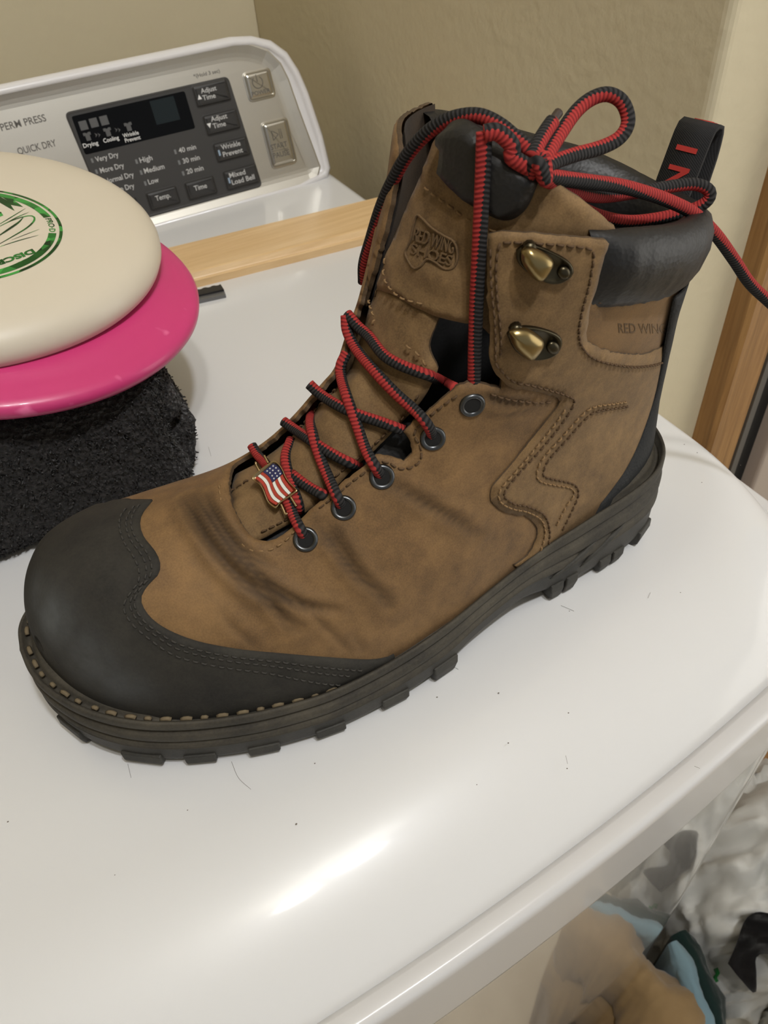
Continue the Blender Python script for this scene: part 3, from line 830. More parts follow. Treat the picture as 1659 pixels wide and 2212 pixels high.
def panel(name, poly, thick, mat, parent, base=0.0, step=.0022, edge=.55, bulge=None, rough=0.0, skirt=True, seed=1):
    """leather piece lying on the boot: poly in (s, angle); base = offset of its underside (number or function)"""
    P = np.array([(s * KU, f * KV) for s, f in poly])
    L = np.linalg.norm(np.roll(P, -1, 0) - P, axis=1)
    B = []
    for k in range(len(P)):
        n = max(1, int(L[k] / (step * .8)))
        for t in range(n): B.append(P[k] + (np.roll(P, -1, 0)[k] - P[k]) * t / n)
    B = np.array(B)
    if rough > 0:
        rg = np.random.RandomState(seed); B = B + rg.normal(0, rough, B.shape)
    lo, hi = B.min(0), B.max(0)
    gx, gy = np.meshgrid(np.arange(lo[0], hi[0], step), np.arange(lo[1], hi[1], step * .9), indexing='ij')
    gx = gx + (np.arange(gx.shape[1]) % 2) * step * .5
    I = np.stack([gx.ravel(), gy.ravel()], 1); I = I[in_poly(I, B)]
    keep = np.ones(len(I), bool)
    for k in range(0, len(B)):
        near = (np.abs(I[:, 0] - B[k, 0]) < step * .6) & (np.abs(I[:, 1] - B[k, 1]) < step * .6)
        keep &= ~near
    I = I[keep]
    V2 = [Vector((float(a), float(b))) for a, b in np.vstack([B, I])]
    nb = len(B)
    area = 0.5 * np.sum(B[:, 0] * np.roll(B[:, 1], -1) - np.roll(B[:, 0], -1) * B[:, 1])
    face = list(range(nb)) if area > 0 else list(range(nb - 1, -1, -1))
    r = delaunay_2d_cdt(V2, [], [face], 1, 1e-7)
    v2 = np.array([(v.x, v.y) for v in r[0]]); tris = [tuple(f) for f in r[2]]
    orig = r[3]
    isb = np.array([any(o < nb for o in og) if og else True for og in orig])
    s, f = v2[:, 0] / KU, v2[:, 1] / KV
    b0 = base(s, f) if callable(base) else np.full(len(s), float(base))
    th = np.where(isb, thick * edge, thick)
    if bulge is not None: th = th + np.where(isb, 0, bulge(s, f))
    top = S(s, f, b0 + th)
    # outward orientation
    F = []
    nn = Sn(s, f)
    t0 = tris[len(tris) // 2]
    flip = np.cross(top[t0[1]] - top[t0[0]], top[t0[2]] - top[t0[0]]) @ nn[t0[0]] < 0
    F = [t[::-1] if flip else t for t in tris]
    V = list(top)
    if skirt:
        edges = {}
        for t in F:
            for k in range(3):
                e = (t[k], t[(k+1) % 3])
                if (e[1], e[0]) in edges: del edges[(e[1], e[0])]
                else: edges[e] = 1
        low = S(s, f, b0 - .0004); m = {}
        for (a, b) in edges:
            for q in (a, b):
                if q not in m: m[q] = len(V); V.append(low[q])
            F.append((b, a, m[a], m[b]))
    o = link_mesh(name, V, F, mat, parent)
    if mat in (BROWN, BROWN2):
        o.data.materials.append(EDGE)
        for p in o.data.polygons[len(tris):]: p.material_index = 1
    return o
def seam(name, px, mat, parent, off=0.0, surf=0.0, closed=False, ln=.0022, gap=.0012, r=.00042, shift=0.0, sf=None):
    """a row of thread stitches along a line of the picture laid on the surface"""
    q = np.array(sf if sf is not None else invs(px, surf))
    q = spline(np.c_[q[:, 0] * KU, q[:, 1] * KV], 160)
    P = S(q[:, 0] / KU, q[:, 1] / KV, off)
    L = np.r_[0, np.cumsum(np.linalg.norm(np.diff(P, axis=0), axis=1))]
    g = Geo(); t = 0
    while t + ln < L[-1]:
        e = [t, t + ln * .25, t + ln * .75, t + ln]
        A = np.stack([np.interp(e, L, P[:, k]) for k in range(3)], 1)
        nq = Sn(np.interp([t], L, q[:, 0] / KU), np.interp([t], L, q[:, 1] / KV))[0]
        A[1:3] += nq * r * .9; A[[0, 3]] -= nq * r * .6
        g.add(*tube(A, r, 5)); t += ln + gap
    o = g.build(name, mat, parent); o['kind'] = 'stuff'; return o
def surf_text(name, body, size, corners, mat, parent, off, surf, thick=.0003, font_extra=None):
    """letters laid on the boot: corners = picture places of lower left, lower right and upper left of the text box"""
    g2 = flat_text(body, size)
    if g2 is None: return None
    V, F = g2
    V = np.array(V); mn, mx = V.min(0), V.max(0)
    u = (V - mn) / (mx - mn)
    o, a, b = [np.array(c, float) for c in corners]
    px = o + u[:, :1] * (a - o) + u[:, 1:2] * (b - o)
    q = np.array([inv(x, y, surf) for x, y in px])
    top = S(q[:, 0], q[:, 1], off + thick); low = S(q[:, 0], q[:, 1], off - .0003)
    n = len(V); W = list(top) + list(low); FF = list(F); cnt = {}
    for f in F:
        for k in range(len(f)):
            e = (f[k], f[(k+1) % len(f)])
            if (e[1], e[0]) in cnt: del cnt[(e[1], e[0])]
            else: cnt[e] = 1
    for a_, b_ in cnt: FF.append((b_, a_, a_ + n, b_ + n))
    return link_mesh(name, W, FF, mat, parent, smooth=False)
# ------------------------------------------------------------------ boot materials
def leather(name, dark, mid, light, sc=1.0):
    m = Mat(name, mid, .72, spec=.3)
    n1 = m.noise(28 * sc, 5, .6); n2 = m.noise(120 * sc, 4, .6); n3 = m.noise(1500, 2, .5)
    c = m.ramp(n1, [(.28, dark), (.52, mid), (.75, light)])
    c = m.mix(.45, c, m.ramp(n2, [(.3, dark), (.7, light)]))
    c = m.mix(.25, c, m.ramp(n3, [(.3, dark), (.7, light)]))
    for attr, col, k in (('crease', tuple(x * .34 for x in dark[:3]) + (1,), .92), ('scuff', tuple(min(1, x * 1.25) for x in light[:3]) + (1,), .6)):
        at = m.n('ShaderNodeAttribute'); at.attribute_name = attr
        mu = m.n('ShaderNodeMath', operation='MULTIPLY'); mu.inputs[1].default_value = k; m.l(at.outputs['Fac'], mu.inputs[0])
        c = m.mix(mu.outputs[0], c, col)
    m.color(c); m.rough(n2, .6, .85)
    m.bump(n3, .25, .0003); m.bump(n2, .25, .0008)
    m.b.inputs['Sheen Weight'].default_value = .04; m.b.inputs['Sheen Roughness'].default_value = .5
    return m
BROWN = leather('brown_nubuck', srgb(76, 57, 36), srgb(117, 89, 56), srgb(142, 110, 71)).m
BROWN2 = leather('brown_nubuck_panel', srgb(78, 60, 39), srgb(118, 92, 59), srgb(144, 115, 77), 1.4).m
EDGE = leather('raw_leather_edge', srgb(44, 33, 22), srgb(74, 57, 38), srgb(96, 76, 52)).m
def black_leather(name, col, rough):
    m = Mat(name, col, rough, spec=.5)
    v = m.voronoi(650); n = m.noise(60, 3); m.bump(v, .22, .0005); m.bump(n, .35, .0015); m.rough(n, rough - .06, rough + .12)
    return m.m
BLACK = black_leather('black_leather', srgb(20, 19, 19), .46)
LINING = black_leather('black_lining', srgb(20, 19, 19), .62)
def rubber(name, a, b, rough=.7):
    m = Mat(name, a, rough, spec=.35)
    n = m.noise(45, 5, .65); n2 = m.noise(900, 2)
    m.color(m.mix(.3, m.ramp(n, [(.35, a), (.72, b)]), m.ramp(n2, [(.3, a), (.7, b)])))
    m.bump(n2, .2, .0003); m.bump(n, .15, .0006)
    return m
RUBBER = rubber('dark_rubber', srgb(47, 44, 39), srgb(82, 76, 64)).m
RUBBER2 = rubber('outsole_rubber', srgb(44, 43, 40), srgb(70, 67, 60), .62).m
mt = rubber('toe_cap_rubber', srgb(34, 32, 29), srgb(56, 53, 46), .85)
mt.bump(mt.voronoi(420), .16, .0004)
at = mt.n('ShaderNodeAttribute'); at.attribute_name = 'scuff'
mu = mt.n('ShaderNodeMath', operation='MULTIPLY'); mt.l(at.outputs['Fac'], mu.inputs[0]); mt.l(mt.noise(70, 4, .6), mu.inputs[1])
mt.color(mt.mix(mu.outputs[0], mt.b.inputs['Base Color'].links[0].from_socket, srgb(112, 116, 118))); TOE = mt.m
mt = rubber('heel_mesh', srgb(28, 29, 29), srgb(48, 48, 48), .8); mt.bump(mt.voronoi(800), .4, .0006); MESH = mt.m
THREAD = Mat('tan_thread', srgb(130, 102, 66), .8).m
THREADB = Mat('brown_thread', srgb(84, 62, 38), .85).m
THREADK = Mat('black_thread', srgb(54, 51, 46), .8).m
WELTSTITCH = Mat('olive_welt_thread', srgb(112, 98, 74), .8).m
GUN = Mat('gunmetal', srgb(92, 94, 96), .35, 1.0).m
BRASSK = Mat('antique_brass', srgb(74, 68, 54), .36, 1.0).m
BRASS = Mat('brass', srgb(150, 132, 92), .3, 1.0).m
HOLE = Mat('dark_hole', srgb(12, 11, 10), .9).m

boot = empty('work_boot', (.10, .232, 0), 'brown leather lace-up work boot with black rubber toe cap on the dryer', 'boot')
bpy.context.view_layer.update()
class Kid:                                   # parent proxy: children keep world coordinates
    pass
def kid(o, p=None):
    o.parent = p or boot
    o.matrix_parent_inverse = Matrix.Translation(-boot.location)
    return o

# ------------------------------------------------------------------ sole
so_x = np.array([-.0602, -.0587, -.0545, -.045, -.030, -.011, .015, .039, .056, .083, .106, .135, .151, .168, .190, .222, .242, .2560, .2620,
        .2560, .242, .222, .197, .170, .143, .100, .077, .050, .026, .001, -.020, -.038, -.0490, -.0580])
so_y = np.array([.255, .241, .229, .214, .200, .189, .1785, .1725, .1705, .1700, .1720, .1770, .1795, .1815, .1825, .1855, .1920, .2060, .229,
        .250, .264, .271, .273, .273, .2745, .281, .287, .2945, .2995, .300, .2975, .2915, .283, .270])
CL = spline(np.vstack([np.c_[so_x, so_y], [so_x[0], so_y[0]]]), 361)[:-1]
NO = len(CL)
tn = np.roll(CL, -1, 0) - np.roll(CL, 1, 0); tn /= np.linalg.norm(tn, axis=1)[:, None]
NORM = np.c_[tn[:, 1], -tn[:, 0]]
if ((CL - CL.mean(0)) * NORM).sum() < 0: NORM = -NORM
z_top = pchip([-.07, -.055, -.03, 0, .05, .10, .15, .20, .27], [.0455, .0425, .0375, .0345, .0335, .0375, .0430, .0490, .0520])
z_base = pchip([-.07, -.055, -.035, -.01, .04, .10, .125, .15, .172, .19, .27], [.0110, .0080, .0058, .0046, .0042, .0075, .0150, .0170, .0105, .007, .008])
def outline_loft(prof, closed_bottom=None):
    V = []; F = []
    zt = z_top(CL[:, 0]); zb = z_base(CL[:, 0])
    for (o, h) in prof:                       # o outward offset, h height fraction (1 = welt top)
        z = zb + (zt - zb) * h if not callable(h) else h(zt, zb)
        for k in range(NO): V.append((CL[k, 0] + NORM[k, 0] * o, CL[k, 1] + NORM[k, 1] * o, z[k]))
    m = len(prof)
    for i in range(m - 1):
        for k in range(NO):
            F.append((i*NO+k, (i+1)*NO+k, (i+1)*NO+(k+1) % NO, i*NO+(k+1) % NO))
    return V, F
welt = [(-.012, .97), (-.0062, .97), (-.0046, .95), (-.0042, .88), (-.0018, .88), (-.0014, .99), (-.0002, 1.01), (.0006, .97), (.0006, .86), (-.0002, .81)]
kid(link_mesh('welt', *outline_loft(welt), RUBBER))
mid = [(-.0016, .82), (-.0016, .76), (.0006, .745), (.0012, .68), (.0012, .60), (.0006, .555), (-.0006, .545), (-.0006, .52), (.0006, .51), (.0012, .46), (.0014, .40)]
V, F = outline_loft(mid); kid(link_mesh('midsole', V, F, RUBBER))
osl = [(.0014, .42), (.0004, .34), (.0002, .1), (-.001, 0.0), (-.012, 0.0), (-.03, .05)]
V, F = outline_loft(osl)
k0 = len(V) - NO; F.append(tuple(range(k0, k0 + NO)))
kid(link_mesh('outsole', V, F, RUBBER2))
# welt stitches lying in the groove round the boot
ga = Geo()
acc = np.r_[0, np.cumsum(np.linalg.norm(np.roll(CL, -1, 0) - CL, axis=1))]
for d in np.arange(0.002, acc[-1] - .004, .0078):
    e = np.array([d, d + .0034]); kf = np.interp(e, acc, np.arange(NO + 1))
    k = int(kf.mean()) % NO
    if CL[k, 0] > .056: continue
    p = [CL[int(q) % NO] - NORM[k] * .0030 for q in kf]
    z = float(z_top(CL[k, 0])) - .0020
    a, b = np.r_[p[0], z], np.r_[p[1], z]
    ga.add(*tube([a, a*.7+b*.3+[0, 0, .0007], a*.3+b*.7+[0, 0, .0007], b], .0010, 6))
kid(ga.build('welt_stitch', WELTSTITCH)).__setitem__('kind', 'stuff')
# lugs
def lug(k, ln, inn, groove=False, top=.62):
    """one tread block at outline index k"""
    p, n, t = CL[k % NO], NORM[k % NO], tn[k % NO]
    zt, zb = float(z_top(p[0])), float(z_base(p[0]))
    up = zb + min((zt - zb) * .30, .0050)
    bm = bmesh.new()
    segs = [(-1, 1)] if not groove else [(-1, -.08), (.12, 1)]
    for a, b in segs:
        def pt(al, o, z): 
            q = p + t * al * ln * .5 + n * o
            return bm.verts.new((q[0], q[1], z))
        rows = []
        fl = max(0.0, zb - .011) * .75            # toe blocks lift with the toe spring
        for z, o, sh in ((up, .0012, 1.16), (zb, .0014, 1.12), (fl + .0026, .0002, 1.0), (fl, -.0020, .86)):
            rows.append([pt(a*sh, o, z), pt(b*sh, o, z), pt(b*sh, -inn, z), pt(a*sh, -inn, z)])
        for r0, r1 in zip(rows[:-1], rows[1:]):
            for i in range(4): bm.faces.new((r0[i], r0[(i+1) % 4], r1[(i+1) % 4], r1[i]))
        bm.faces.new(rows[0][::-1]); bm.faces.new(rows[-1])
    bmesh.ops.recalc_face_normals(bm, faces=bm.faces)
    o = link_bm('lug', bm, RUBBER2); bevel(o, .0007, 2); kid(o)
def near_index(x, near=True):
    half = np.where((CL[:, 1] < .232) == near)[0]
    return int(half[np.argmin(np.abs(CL[half, 0] - x))])
for x in (-.031, -.009, .016, .046, .077, .104): lug(near_index(x), .0120 if x > -.02 else .016, .016)
for x, g_ in ((.180, True), (.212, True), (.238, False)): lug(near_index(x), .0150 if g_ else .012, .018, g_)
for x in (-.055, -.030, -.004, .022, .048, .076, .104, .180, .212, .244): lug(near_index(x, False), .0125, .016)
lug(near_index(.2620), .02, .016); lug(near_index(-.0685), .014, .014)
# slanted ribs on the heel sidewall
for x0, x1, h0, h1 in ((.170, .196, .30, .58), (.188, .216, .26, .58)):
    pts = []
    for t in np.linspace(0, 1, 9):
        x = x0 + (x1 - x0) * t; k = near_index(x); h = h0 + (h1 - h0) * t
        z = float(z_base(x)) + (float(z_top(x)) - float(z_base(x))) * h
        pts.append((CL[k, 0] + NORM[k, 0] * .001, CL[k, 1] + NORM[k, 1] * .001, z))
    kid(Geo().add(*tube(pts, [.0002, .0008, .0013, .0016, .0017, .0016, .0013, .0008, .0002], 8)).build('heel_rib', RUBBER2))

# ------------------------------------------------------------------ rim of the opening
zr = pchip(np.radians([0, 40, 60, 90, 135, 180, 225, 270, 300, 330, 360]),
           [.205, .200, .196, .190, .180, .173, .184, .200, .210, .214, .205])
col_z = G0[..., 2]
def s_at_z(ph, z):
    P = np.array([S(S_VALS, np.full(NS, p))[:, 2] for p in np.atleast_1d(ph)])
    out = []
    for row, zz in zip(P, np.atleast_1d(z)):
        i = np.argmax((row > zz) & (S_VALS > 2.2)); 
        a, b = row[i-1], row[i]; out.append(S_VALS[i-1] + (S_VALS[i] - S_VALS[i-1]) * np.clip((zz - a) / (b - a + 1e-9), 0, 1))
    return np.array(out)
# ------------------------------------------------------------------ upper
throat_near = [(497, 1052), (503, 1092), (522, 1135), (553, 1168), (598, 1163), (640, 1133), (672, 1100), (702, 1075), (745, 1037), (790, 1003),
               (812, 980), (845, 985), (872, 993), (890, 975), (884, 948), (872, 930), (893, 908), (940, 872), (985, 832), (1010, 822), (1045, 828), (1078, 838), (1080, 760), (1080, 640), (1084, 540), (1100, 505)]
tq = invs(list(map(tuple, spline(throat_near[:11], 50))) + throat_near[11:])
far_edge = [(505, 1012), (530, 990), (560, 972), (600, 945), (630, 918), (655, 885), (680, 850), (703, 812), (722, 770), (748, 715), (785, 640)]
fq = invs(list(map(tuple, spline(far_edge, 40))))
phs = np.linspace(PI, tq[-1][1] + .12, 24)
side_top = [(float(s_at_z(p, float(zr(p)) - .024 + .02 * sstep(1.5, 1.15, p))[0]), float(p)) for p in phs]
far_top_ph = fq[-1][1]
phf = np.linspace(far_top_ph - .1, -PI, 24)
far_top = [(float(s_at_z(p % (2*PI), float(zr(p % (2*PI))) - .024)[0]), float(p)) for p in phf]
poly = [(.62, -PI), (.62, PI)] + side_top + tq[::-1] + fq + [(2.6, far_top_ph)] + far_top
upper = kid(panel('upper', poly, .0022, BROWN, None, base=0.0, step=.0013, rough=.00012))

# ------------------------------------------------------------------ toe cap
tc = [(330, 1082), (308, 1110), (303, 1135), (313, 1163), (335, 1190), (346, 1215), (343, 1240), (322, 1262), (306, 1288), (310, 1312),
      (335, 1342), (380, 1368), (440, 1388), (520, 1402), (620, 1412), (720, 1420), (800, 1424), (838, 1418), (850, 1412)]
tcq = invs(spline(tc, 60), .0022)
mir = [(s, -f) for s, f in tcq if -f < tcq[0][1] - .12]
poly = [(.012, -PI), (.012, PI), (tcq[-1][0], PI)] + tcq[::-1] + mir + [(tcq[-1][0], -PI)]
toe = kid(panel('toe_cap', poly, .0016, TOE, None, base=.0022, step=.0021))
for d in (0, 1, 2):
    sh = [(-10, -2), (-24, -6), (-48, -10)][d]
    if True:
        sf = [(s - (.035, .06, .10)[d] * (1.0 + .9 * max(0, abs(f) - 1.0)), f) for s, f in tcq[1:-3]]
        kid(seam('toe_cap_stitching', None, THREADK, None, off=.0039, sf=sf, r=.00038))

# ------------------------------------------------------------------ wear: flex creases across the vamp, scuffs
def zc(pts): return [(20 + x / 1.885, 1000 + y / 1.885) for x, y in pts]
CREASES = [(zc([(700, 140), (760, 220), (800, 280), (850, 350), (900, 420), (960, 480), (1050, 550), (1120, 620), (1180, 680)]), 1.0),
           (zc([(750, 130), (800, 200), (860, 290), (920, 370), (1000, 450), (1080, 520), (1200, 580), (1330, 600)]), 1.0),
           (zc([(720, 190), (790, 290), (850, 370), (930, 450), (1010, 520)]), .7),
           (zc([(800, 120), (830, 190), (900, 300), (960, 360), (1060, 430)]), .8),
           (zc([(1250, 250), (1330, 350), (1420, 460), (1500, 520), (1560, 590)]), .6),
           (zc([(1290, 230), (1380, 370), (1460, 470)]), .5), (zc([(870, 620), (920, 680), (1000, 740)]), .35),
           (zc([(1210, 590), (1300, 680), (1380, 760)]), .4), (zc([(1400, 700), (1450, 770)]), .3), (zc([(1060, 540), (1110, 640), (1130, 700)]), .35),
           ([(850, 1045), (915, 1085), (980, 1120), (1035, 1158)], .6), ([(1040, 850), (1095, 872), (1150, 868)], .6), ([(1045, 905), (1100, 895), (1160, 885)], .4)]
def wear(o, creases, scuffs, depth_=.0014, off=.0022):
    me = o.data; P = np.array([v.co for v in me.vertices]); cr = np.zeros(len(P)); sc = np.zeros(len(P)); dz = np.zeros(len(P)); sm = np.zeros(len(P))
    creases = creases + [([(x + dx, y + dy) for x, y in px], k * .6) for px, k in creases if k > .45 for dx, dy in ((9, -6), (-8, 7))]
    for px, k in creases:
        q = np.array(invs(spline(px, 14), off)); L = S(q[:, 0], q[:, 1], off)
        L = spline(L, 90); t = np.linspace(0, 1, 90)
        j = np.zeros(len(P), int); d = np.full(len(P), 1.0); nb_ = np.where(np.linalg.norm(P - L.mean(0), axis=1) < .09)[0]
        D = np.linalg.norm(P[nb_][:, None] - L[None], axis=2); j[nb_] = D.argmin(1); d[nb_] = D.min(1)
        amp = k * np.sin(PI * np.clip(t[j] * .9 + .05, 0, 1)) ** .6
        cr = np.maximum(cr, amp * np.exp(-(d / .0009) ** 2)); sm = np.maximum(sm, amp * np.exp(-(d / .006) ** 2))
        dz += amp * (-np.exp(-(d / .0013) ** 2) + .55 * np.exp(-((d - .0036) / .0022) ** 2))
    for x, y, r, k in scuffs:
        c = S(*[np.array([a]) for a in inv(x, y, off)], np.array([off]))[0]
        d = np.linalg.norm(P - c, axis=1); sc = np.maximum(sc, k * np.exp(-(d / r) ** 2))
    me.update(); nr = np.array([v.normal for v in me.vertices])
    P2 = P + nr * (np.clip(dz, -1.2, 1.0) * depth_)[:, None]
    me.vertices.foreach_set('co', P2.ravel())
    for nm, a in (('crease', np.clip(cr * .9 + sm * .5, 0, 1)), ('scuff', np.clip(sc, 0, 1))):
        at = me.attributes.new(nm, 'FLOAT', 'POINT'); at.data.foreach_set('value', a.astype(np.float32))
    me.update()
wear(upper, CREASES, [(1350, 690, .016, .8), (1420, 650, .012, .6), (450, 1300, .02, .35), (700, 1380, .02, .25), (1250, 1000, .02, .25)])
wear(toe, [], [(120, 1340, .012, .9), (190, 1420, .014, .6), (260, 1470, .012, .5), (90, 1290, .010, .5)], 0)
# ------------------------------------------------------------------ heel counter and hook flap: one overlaid brown piece
ovl = [(1056, 505), (1085, 497), (1150, 500), (1230, 508), (1306, 514), (1312, 524), (1292, 590), (1272, 660), (1262, 715), (1266, 735), (1290, 748), (1340, 762), (1390, 762), (1428, 745)]
ovq = invs(ovl, .002)
back_s = ovq[-1][0]
lowl = [(1108, 1218), (1132, 1202), (1150, 1175), (1158, 1150), (1152, 1128), (1128, 1113), (1092, 1106), (1066, 1092), (1056, 1068),
        (1066, 1042), (1100, 1003), (1140, 952), (1178, 905), (1205, 868), (1196, 855), (1150, 842), (1105, 834), (1082, 820), (1064, 796), (1054, 765), (1052, 640)]
loq = invs(spline(lowl[:19], 60), .002) + invs(lowl[19:], .002)
bot_s = 2.02
poly = ovq + [(back_s, PI + .02), (2.30, PI + .02), (bot_s + .12, PI), (bot_s, PI - .35), (loq[0][0] - .02, loq[0][1] + .5)] + loq
kid(panel('quarter_overlay', poly, .0019, BROWN2, None, base=.0020, step=.0021, rough=.00012, seed=3))
SE = .0041
kid(seam('overlay_stitching', [(1160, 1185), (1168, 1160), (1170, 1140), (1160, 1117), (1130, 1101), (1098, 1094), (1076, 1082), (1070, 1064), (1080, 1044), (1112, 1008), (1150, 962), (1190, 912), (1220, 868)], THREAD, None, off=SE, surf=.002))
kid(seam('overlay_stitching', [(1178, 1170), (1180, 1140), (1168, 1108), (1134, 1090), (1104, 1084), (1086, 1072), (1082, 1062), (1092, 1044), (1124, 1006), (1164, 962), (1204, 912), (1232, 866), (1222, 850), (1150, 828), (1105, 818), (1080, 795), (1068, 765), (1064, 640), (1062, 530)], THREADB, None, off=SE, surf=.002))
kid(seam('flap_stitching', [(1078, 760), (1074, 640), (1078, 535), (1100, 520), (1180, 522), (1262, 530), (1276, 545), (1268, 600), (1252, 660), (1244, 710), (1252, 745), (1280, 770), (1340, 785), (1420, 780)], THREADB, None, off=SE, surf=.002))
kid(seam('side_stitching', [(1195, 1130), (1215, 1090), (1232, 1065), (1225, 1050), (1190, 1043), (1160, 1035), (1152, 1018), (1165, 985), (1205, 940), (1250, 890), (1280, 872), (1350, 862)], THREAD, None, off=SE, surf=.002))
kid(seam('side_stitching', [(1208, 1140), (1230, 1095), (1242, 1062), (1232, 1042), (1196, 1032), (1172, 1026), (1166, 1016), (1178, 988), (1216, 945), (1258, 898), (1285, 882), (1352, 872)], THREADB, None, off=SE, surf=.002))
kid(seam('panel_stitching', [(1290, 640), (1350, 632), (1410, 618), (1455, 602)], THREADB, None, off=.0023, surf=.002))
kid(seam('panel_stitching', [(1290, 652), (1350, 645), (1410, 631), (1455, 615)], THREADB, None, off=.0023, surf=.002))
kid(seam('quarter_stitching', [(475, 1050), (482, 1095), (502, 1145), (535, 1185), (575, 1190), (612, 1172), (640, 1145)], THREAD, None, off=.0024, surf=.002, gap=.0016))
kid(seam('quarter_stitching', [(690, 1098), (735, 1062), (775, 1030), (815, 1000), (840, 1000), (862, 1012), (890, 1008), (908, 992), (908, 965), (895, 935), (920, 905), (960, 872), (1000, 845)], THREADB, None, off=.0024, surf=.002))
kid(seam('quarter_stitching', [(1060, 850), (1100, 862), (1160, 868), (1200, 866)], THREADB, None, off=.0024, surf=.002))

# ------------------------------------------------------------------ black strip up the heel
hs = [(1452, 640), (1440, 700), (1428, 765), (1416, 830), (1403, 880), (1386, 930), (1368, 975), (1345, 1018), (1318, 1056), (1295, 1085)]
hq = invs(spline(hs, 40), .003)
poly = hq + [(2.02, hq[-1][1] + .1), (2.02, 2 * PI - hq[-1][1])] + [(s, 2 * PI - f) for s, f in hq[::-1]]
kid(panel('heel_strip', poly, .0011, MESH, None, base=.0040, step=.0024))

# ------------------------------------------------------------------ padded collar
def band(name, ph, prof, mat, ends=True):
    V = []; F = []; m = len(prof); n = len(ph)
    for k, p in enumerate(ph):
        e = .12 + .88 * math.sin(min(1.0, min(k, n - 1 - k) / 9.0) * PI / 2)
        for dz, o in prof:
            s = s_at_z(p, float(zr(p % (2*PI))) + dz)[0]
            wr = .0006 * noise.noise(Vector((p * 9, dz * 300, 1.3))) + .0005 * noise.noise(Vector((p * 22, dz * 90, 5)))
            V.append(S(np.array([s]), np.array([p]), np.array([o * (e if o > 0 else 1) + wr]))[0])
    for k in range(n - 1):
        for i in range(m - 1):
            F.append((k*m+i, k*m+i+1, (k+1)*m+i+1, (k+1)*m+i))
    return kid(link_mesh(name, V, F, mat))
phA = inv(1300, 545)[1]
cprof = [(-.028, .0004), (-.0272, .0030), (-.024, .0052), (-.018, .0068), (-.011, .0070), (-.005, .0054), (-.001, .0024), (.0004, -.0014), (-.001, -.0054), (-.005, -.0085), (-.012, -.0105), (-.022, -.0115), (-.034, -.0105), (-.036, -.0095)]
band('collar', np.linspace(phA - .10, 2 * PI - .95, 110), cprof, BLACK)
# lining inside the boot
V = []; F = []
phl = np.linspace(0, 2 * PI, 97)[:-1]; nl = len(phl); cols = []
for p in phl:
    front = .5 + .5 * math.cos(p)
    s1 = s_at_z(p, float(zr(p)) - .026 - .05 * sstep(.72, .9, front))[0]
    cols.append(S(np.linspace(.75, s1, 60), np.full(60, p), np.full(60, -.0092)))
for c in cols: V += list(c)
for k in range(nl):
    for i in range(59):
        F.append((k*60+i, k*60+i+1, ((k+1) % nl)*60+i+1, ((k+1) % nl)*60+i))
kid(link_mesh('lining', V, F, LINING))

# ------------------------------------------------------------------ tongue
TB = -.0062
tl = [(548, 1172), (625, 1130), (700, 1074), (772, 1004), (812, 970), (865, 916), (907, 872), (945, 804), (936, 779), (924, 750), (934, 712), (948, 684)]
tlq = invs(list(map(tuple, spline(tl, 50))), -.004)
tf = [(s, max(f - .28, -1.25)) for s, f in fq]
poly = [(tlq[0][0] - .10, tlq[0][1] * .7), (tlq[0][0] - .02, tlq[0][1])] + tlq[1:] + [(tlq[-1][0], .1), (tf[-1][0] + .05, tf[-1][1] - .1)] + tf[::-1] + [(tf[0][0] - .12, 0.0)]
wrk = lambda s, f: .0013 * np.array([noise.noise(Vector((a * 7, b * 3.2, 2))) for a, b in zip(s, f)])
kid(panel('tongue', poly, .0026, BROWN2, None, base=TB, step=.0023, bulge=wrk, rough=.0001, seed=5))
up = [(1075, 735), (1035, 700), (948, 684), (900, 664), (862, 640), (812, 625), (790, 612), (838, 555), (860, 500), (885, 440), (915, 375), (938, 310), (952, 286),
      (990, 300), (1100, 390), (1168, 372), (1210, 398), (1260, 432), (1322, 484), (1340, 530), (1200, 640)]
upq = invs(up, -.004)
poly = upq
kid(panel('tongue_top', poly, .0026, BROWN2, None, base=TB + .0016, step=.0023, bulge=wrk, rough=.0001, seed=6))
pad = [(946, 300), (957, 272), (985, 258), (1022, 274), (1062, 300), (1112, 336), (1162, 376), (1154, 420), (1130, 462), (1090, 480), (1035, 460), (985, 424), (950, 388)]
padq = invs(list(map(tuple, spline(pad + pad[:1], 80)[:-1])), 0.0)
cs, cf = np.mean([q[0] for q in padq]), np.mean([q[1] for q in padq])
padb = lambda s, f: .0030 * np.exp(-(((s - cs) / .28) ** 2 + ((f - cf) / .45) ** 2)) + .0009 * np.array([noise.noise(Vector((a * 9, b * 4, 7))) for a, b in zip(s, f)])
kid(panel('tongue_pad', padq, .0036, BLACK, None, base=TB + .0034, step=.0022, bulge=padb, edge=.3))
for px in ([(566, 1150), (610, 1128), (652, 1106)], [(498, 1066), (525, 1048), (548, 1034)], [(725, 1030), (780, 985), (830, 940), (880, 890), (905, 850)],
           [(640, 930), (668, 900), (690, 870), (712, 840)]):
    kid(seam('tongue_stitching', px, THREADB, None, off=TB + .0030, surf=-.004))
for px in ([(845, 560), (842, 600), (870, 640), (920, 655)], [(930, 405), (975, 440), (1030, 478), (1085, 500)], [(800, 640), (820, 690), (805, 720)], [(885, 745), (910, 765), (930, 800)]):
    kid(seam('tongue_stitching', px, THREAD, None, off=TB + .0046, surf=-.004, gap=.002))
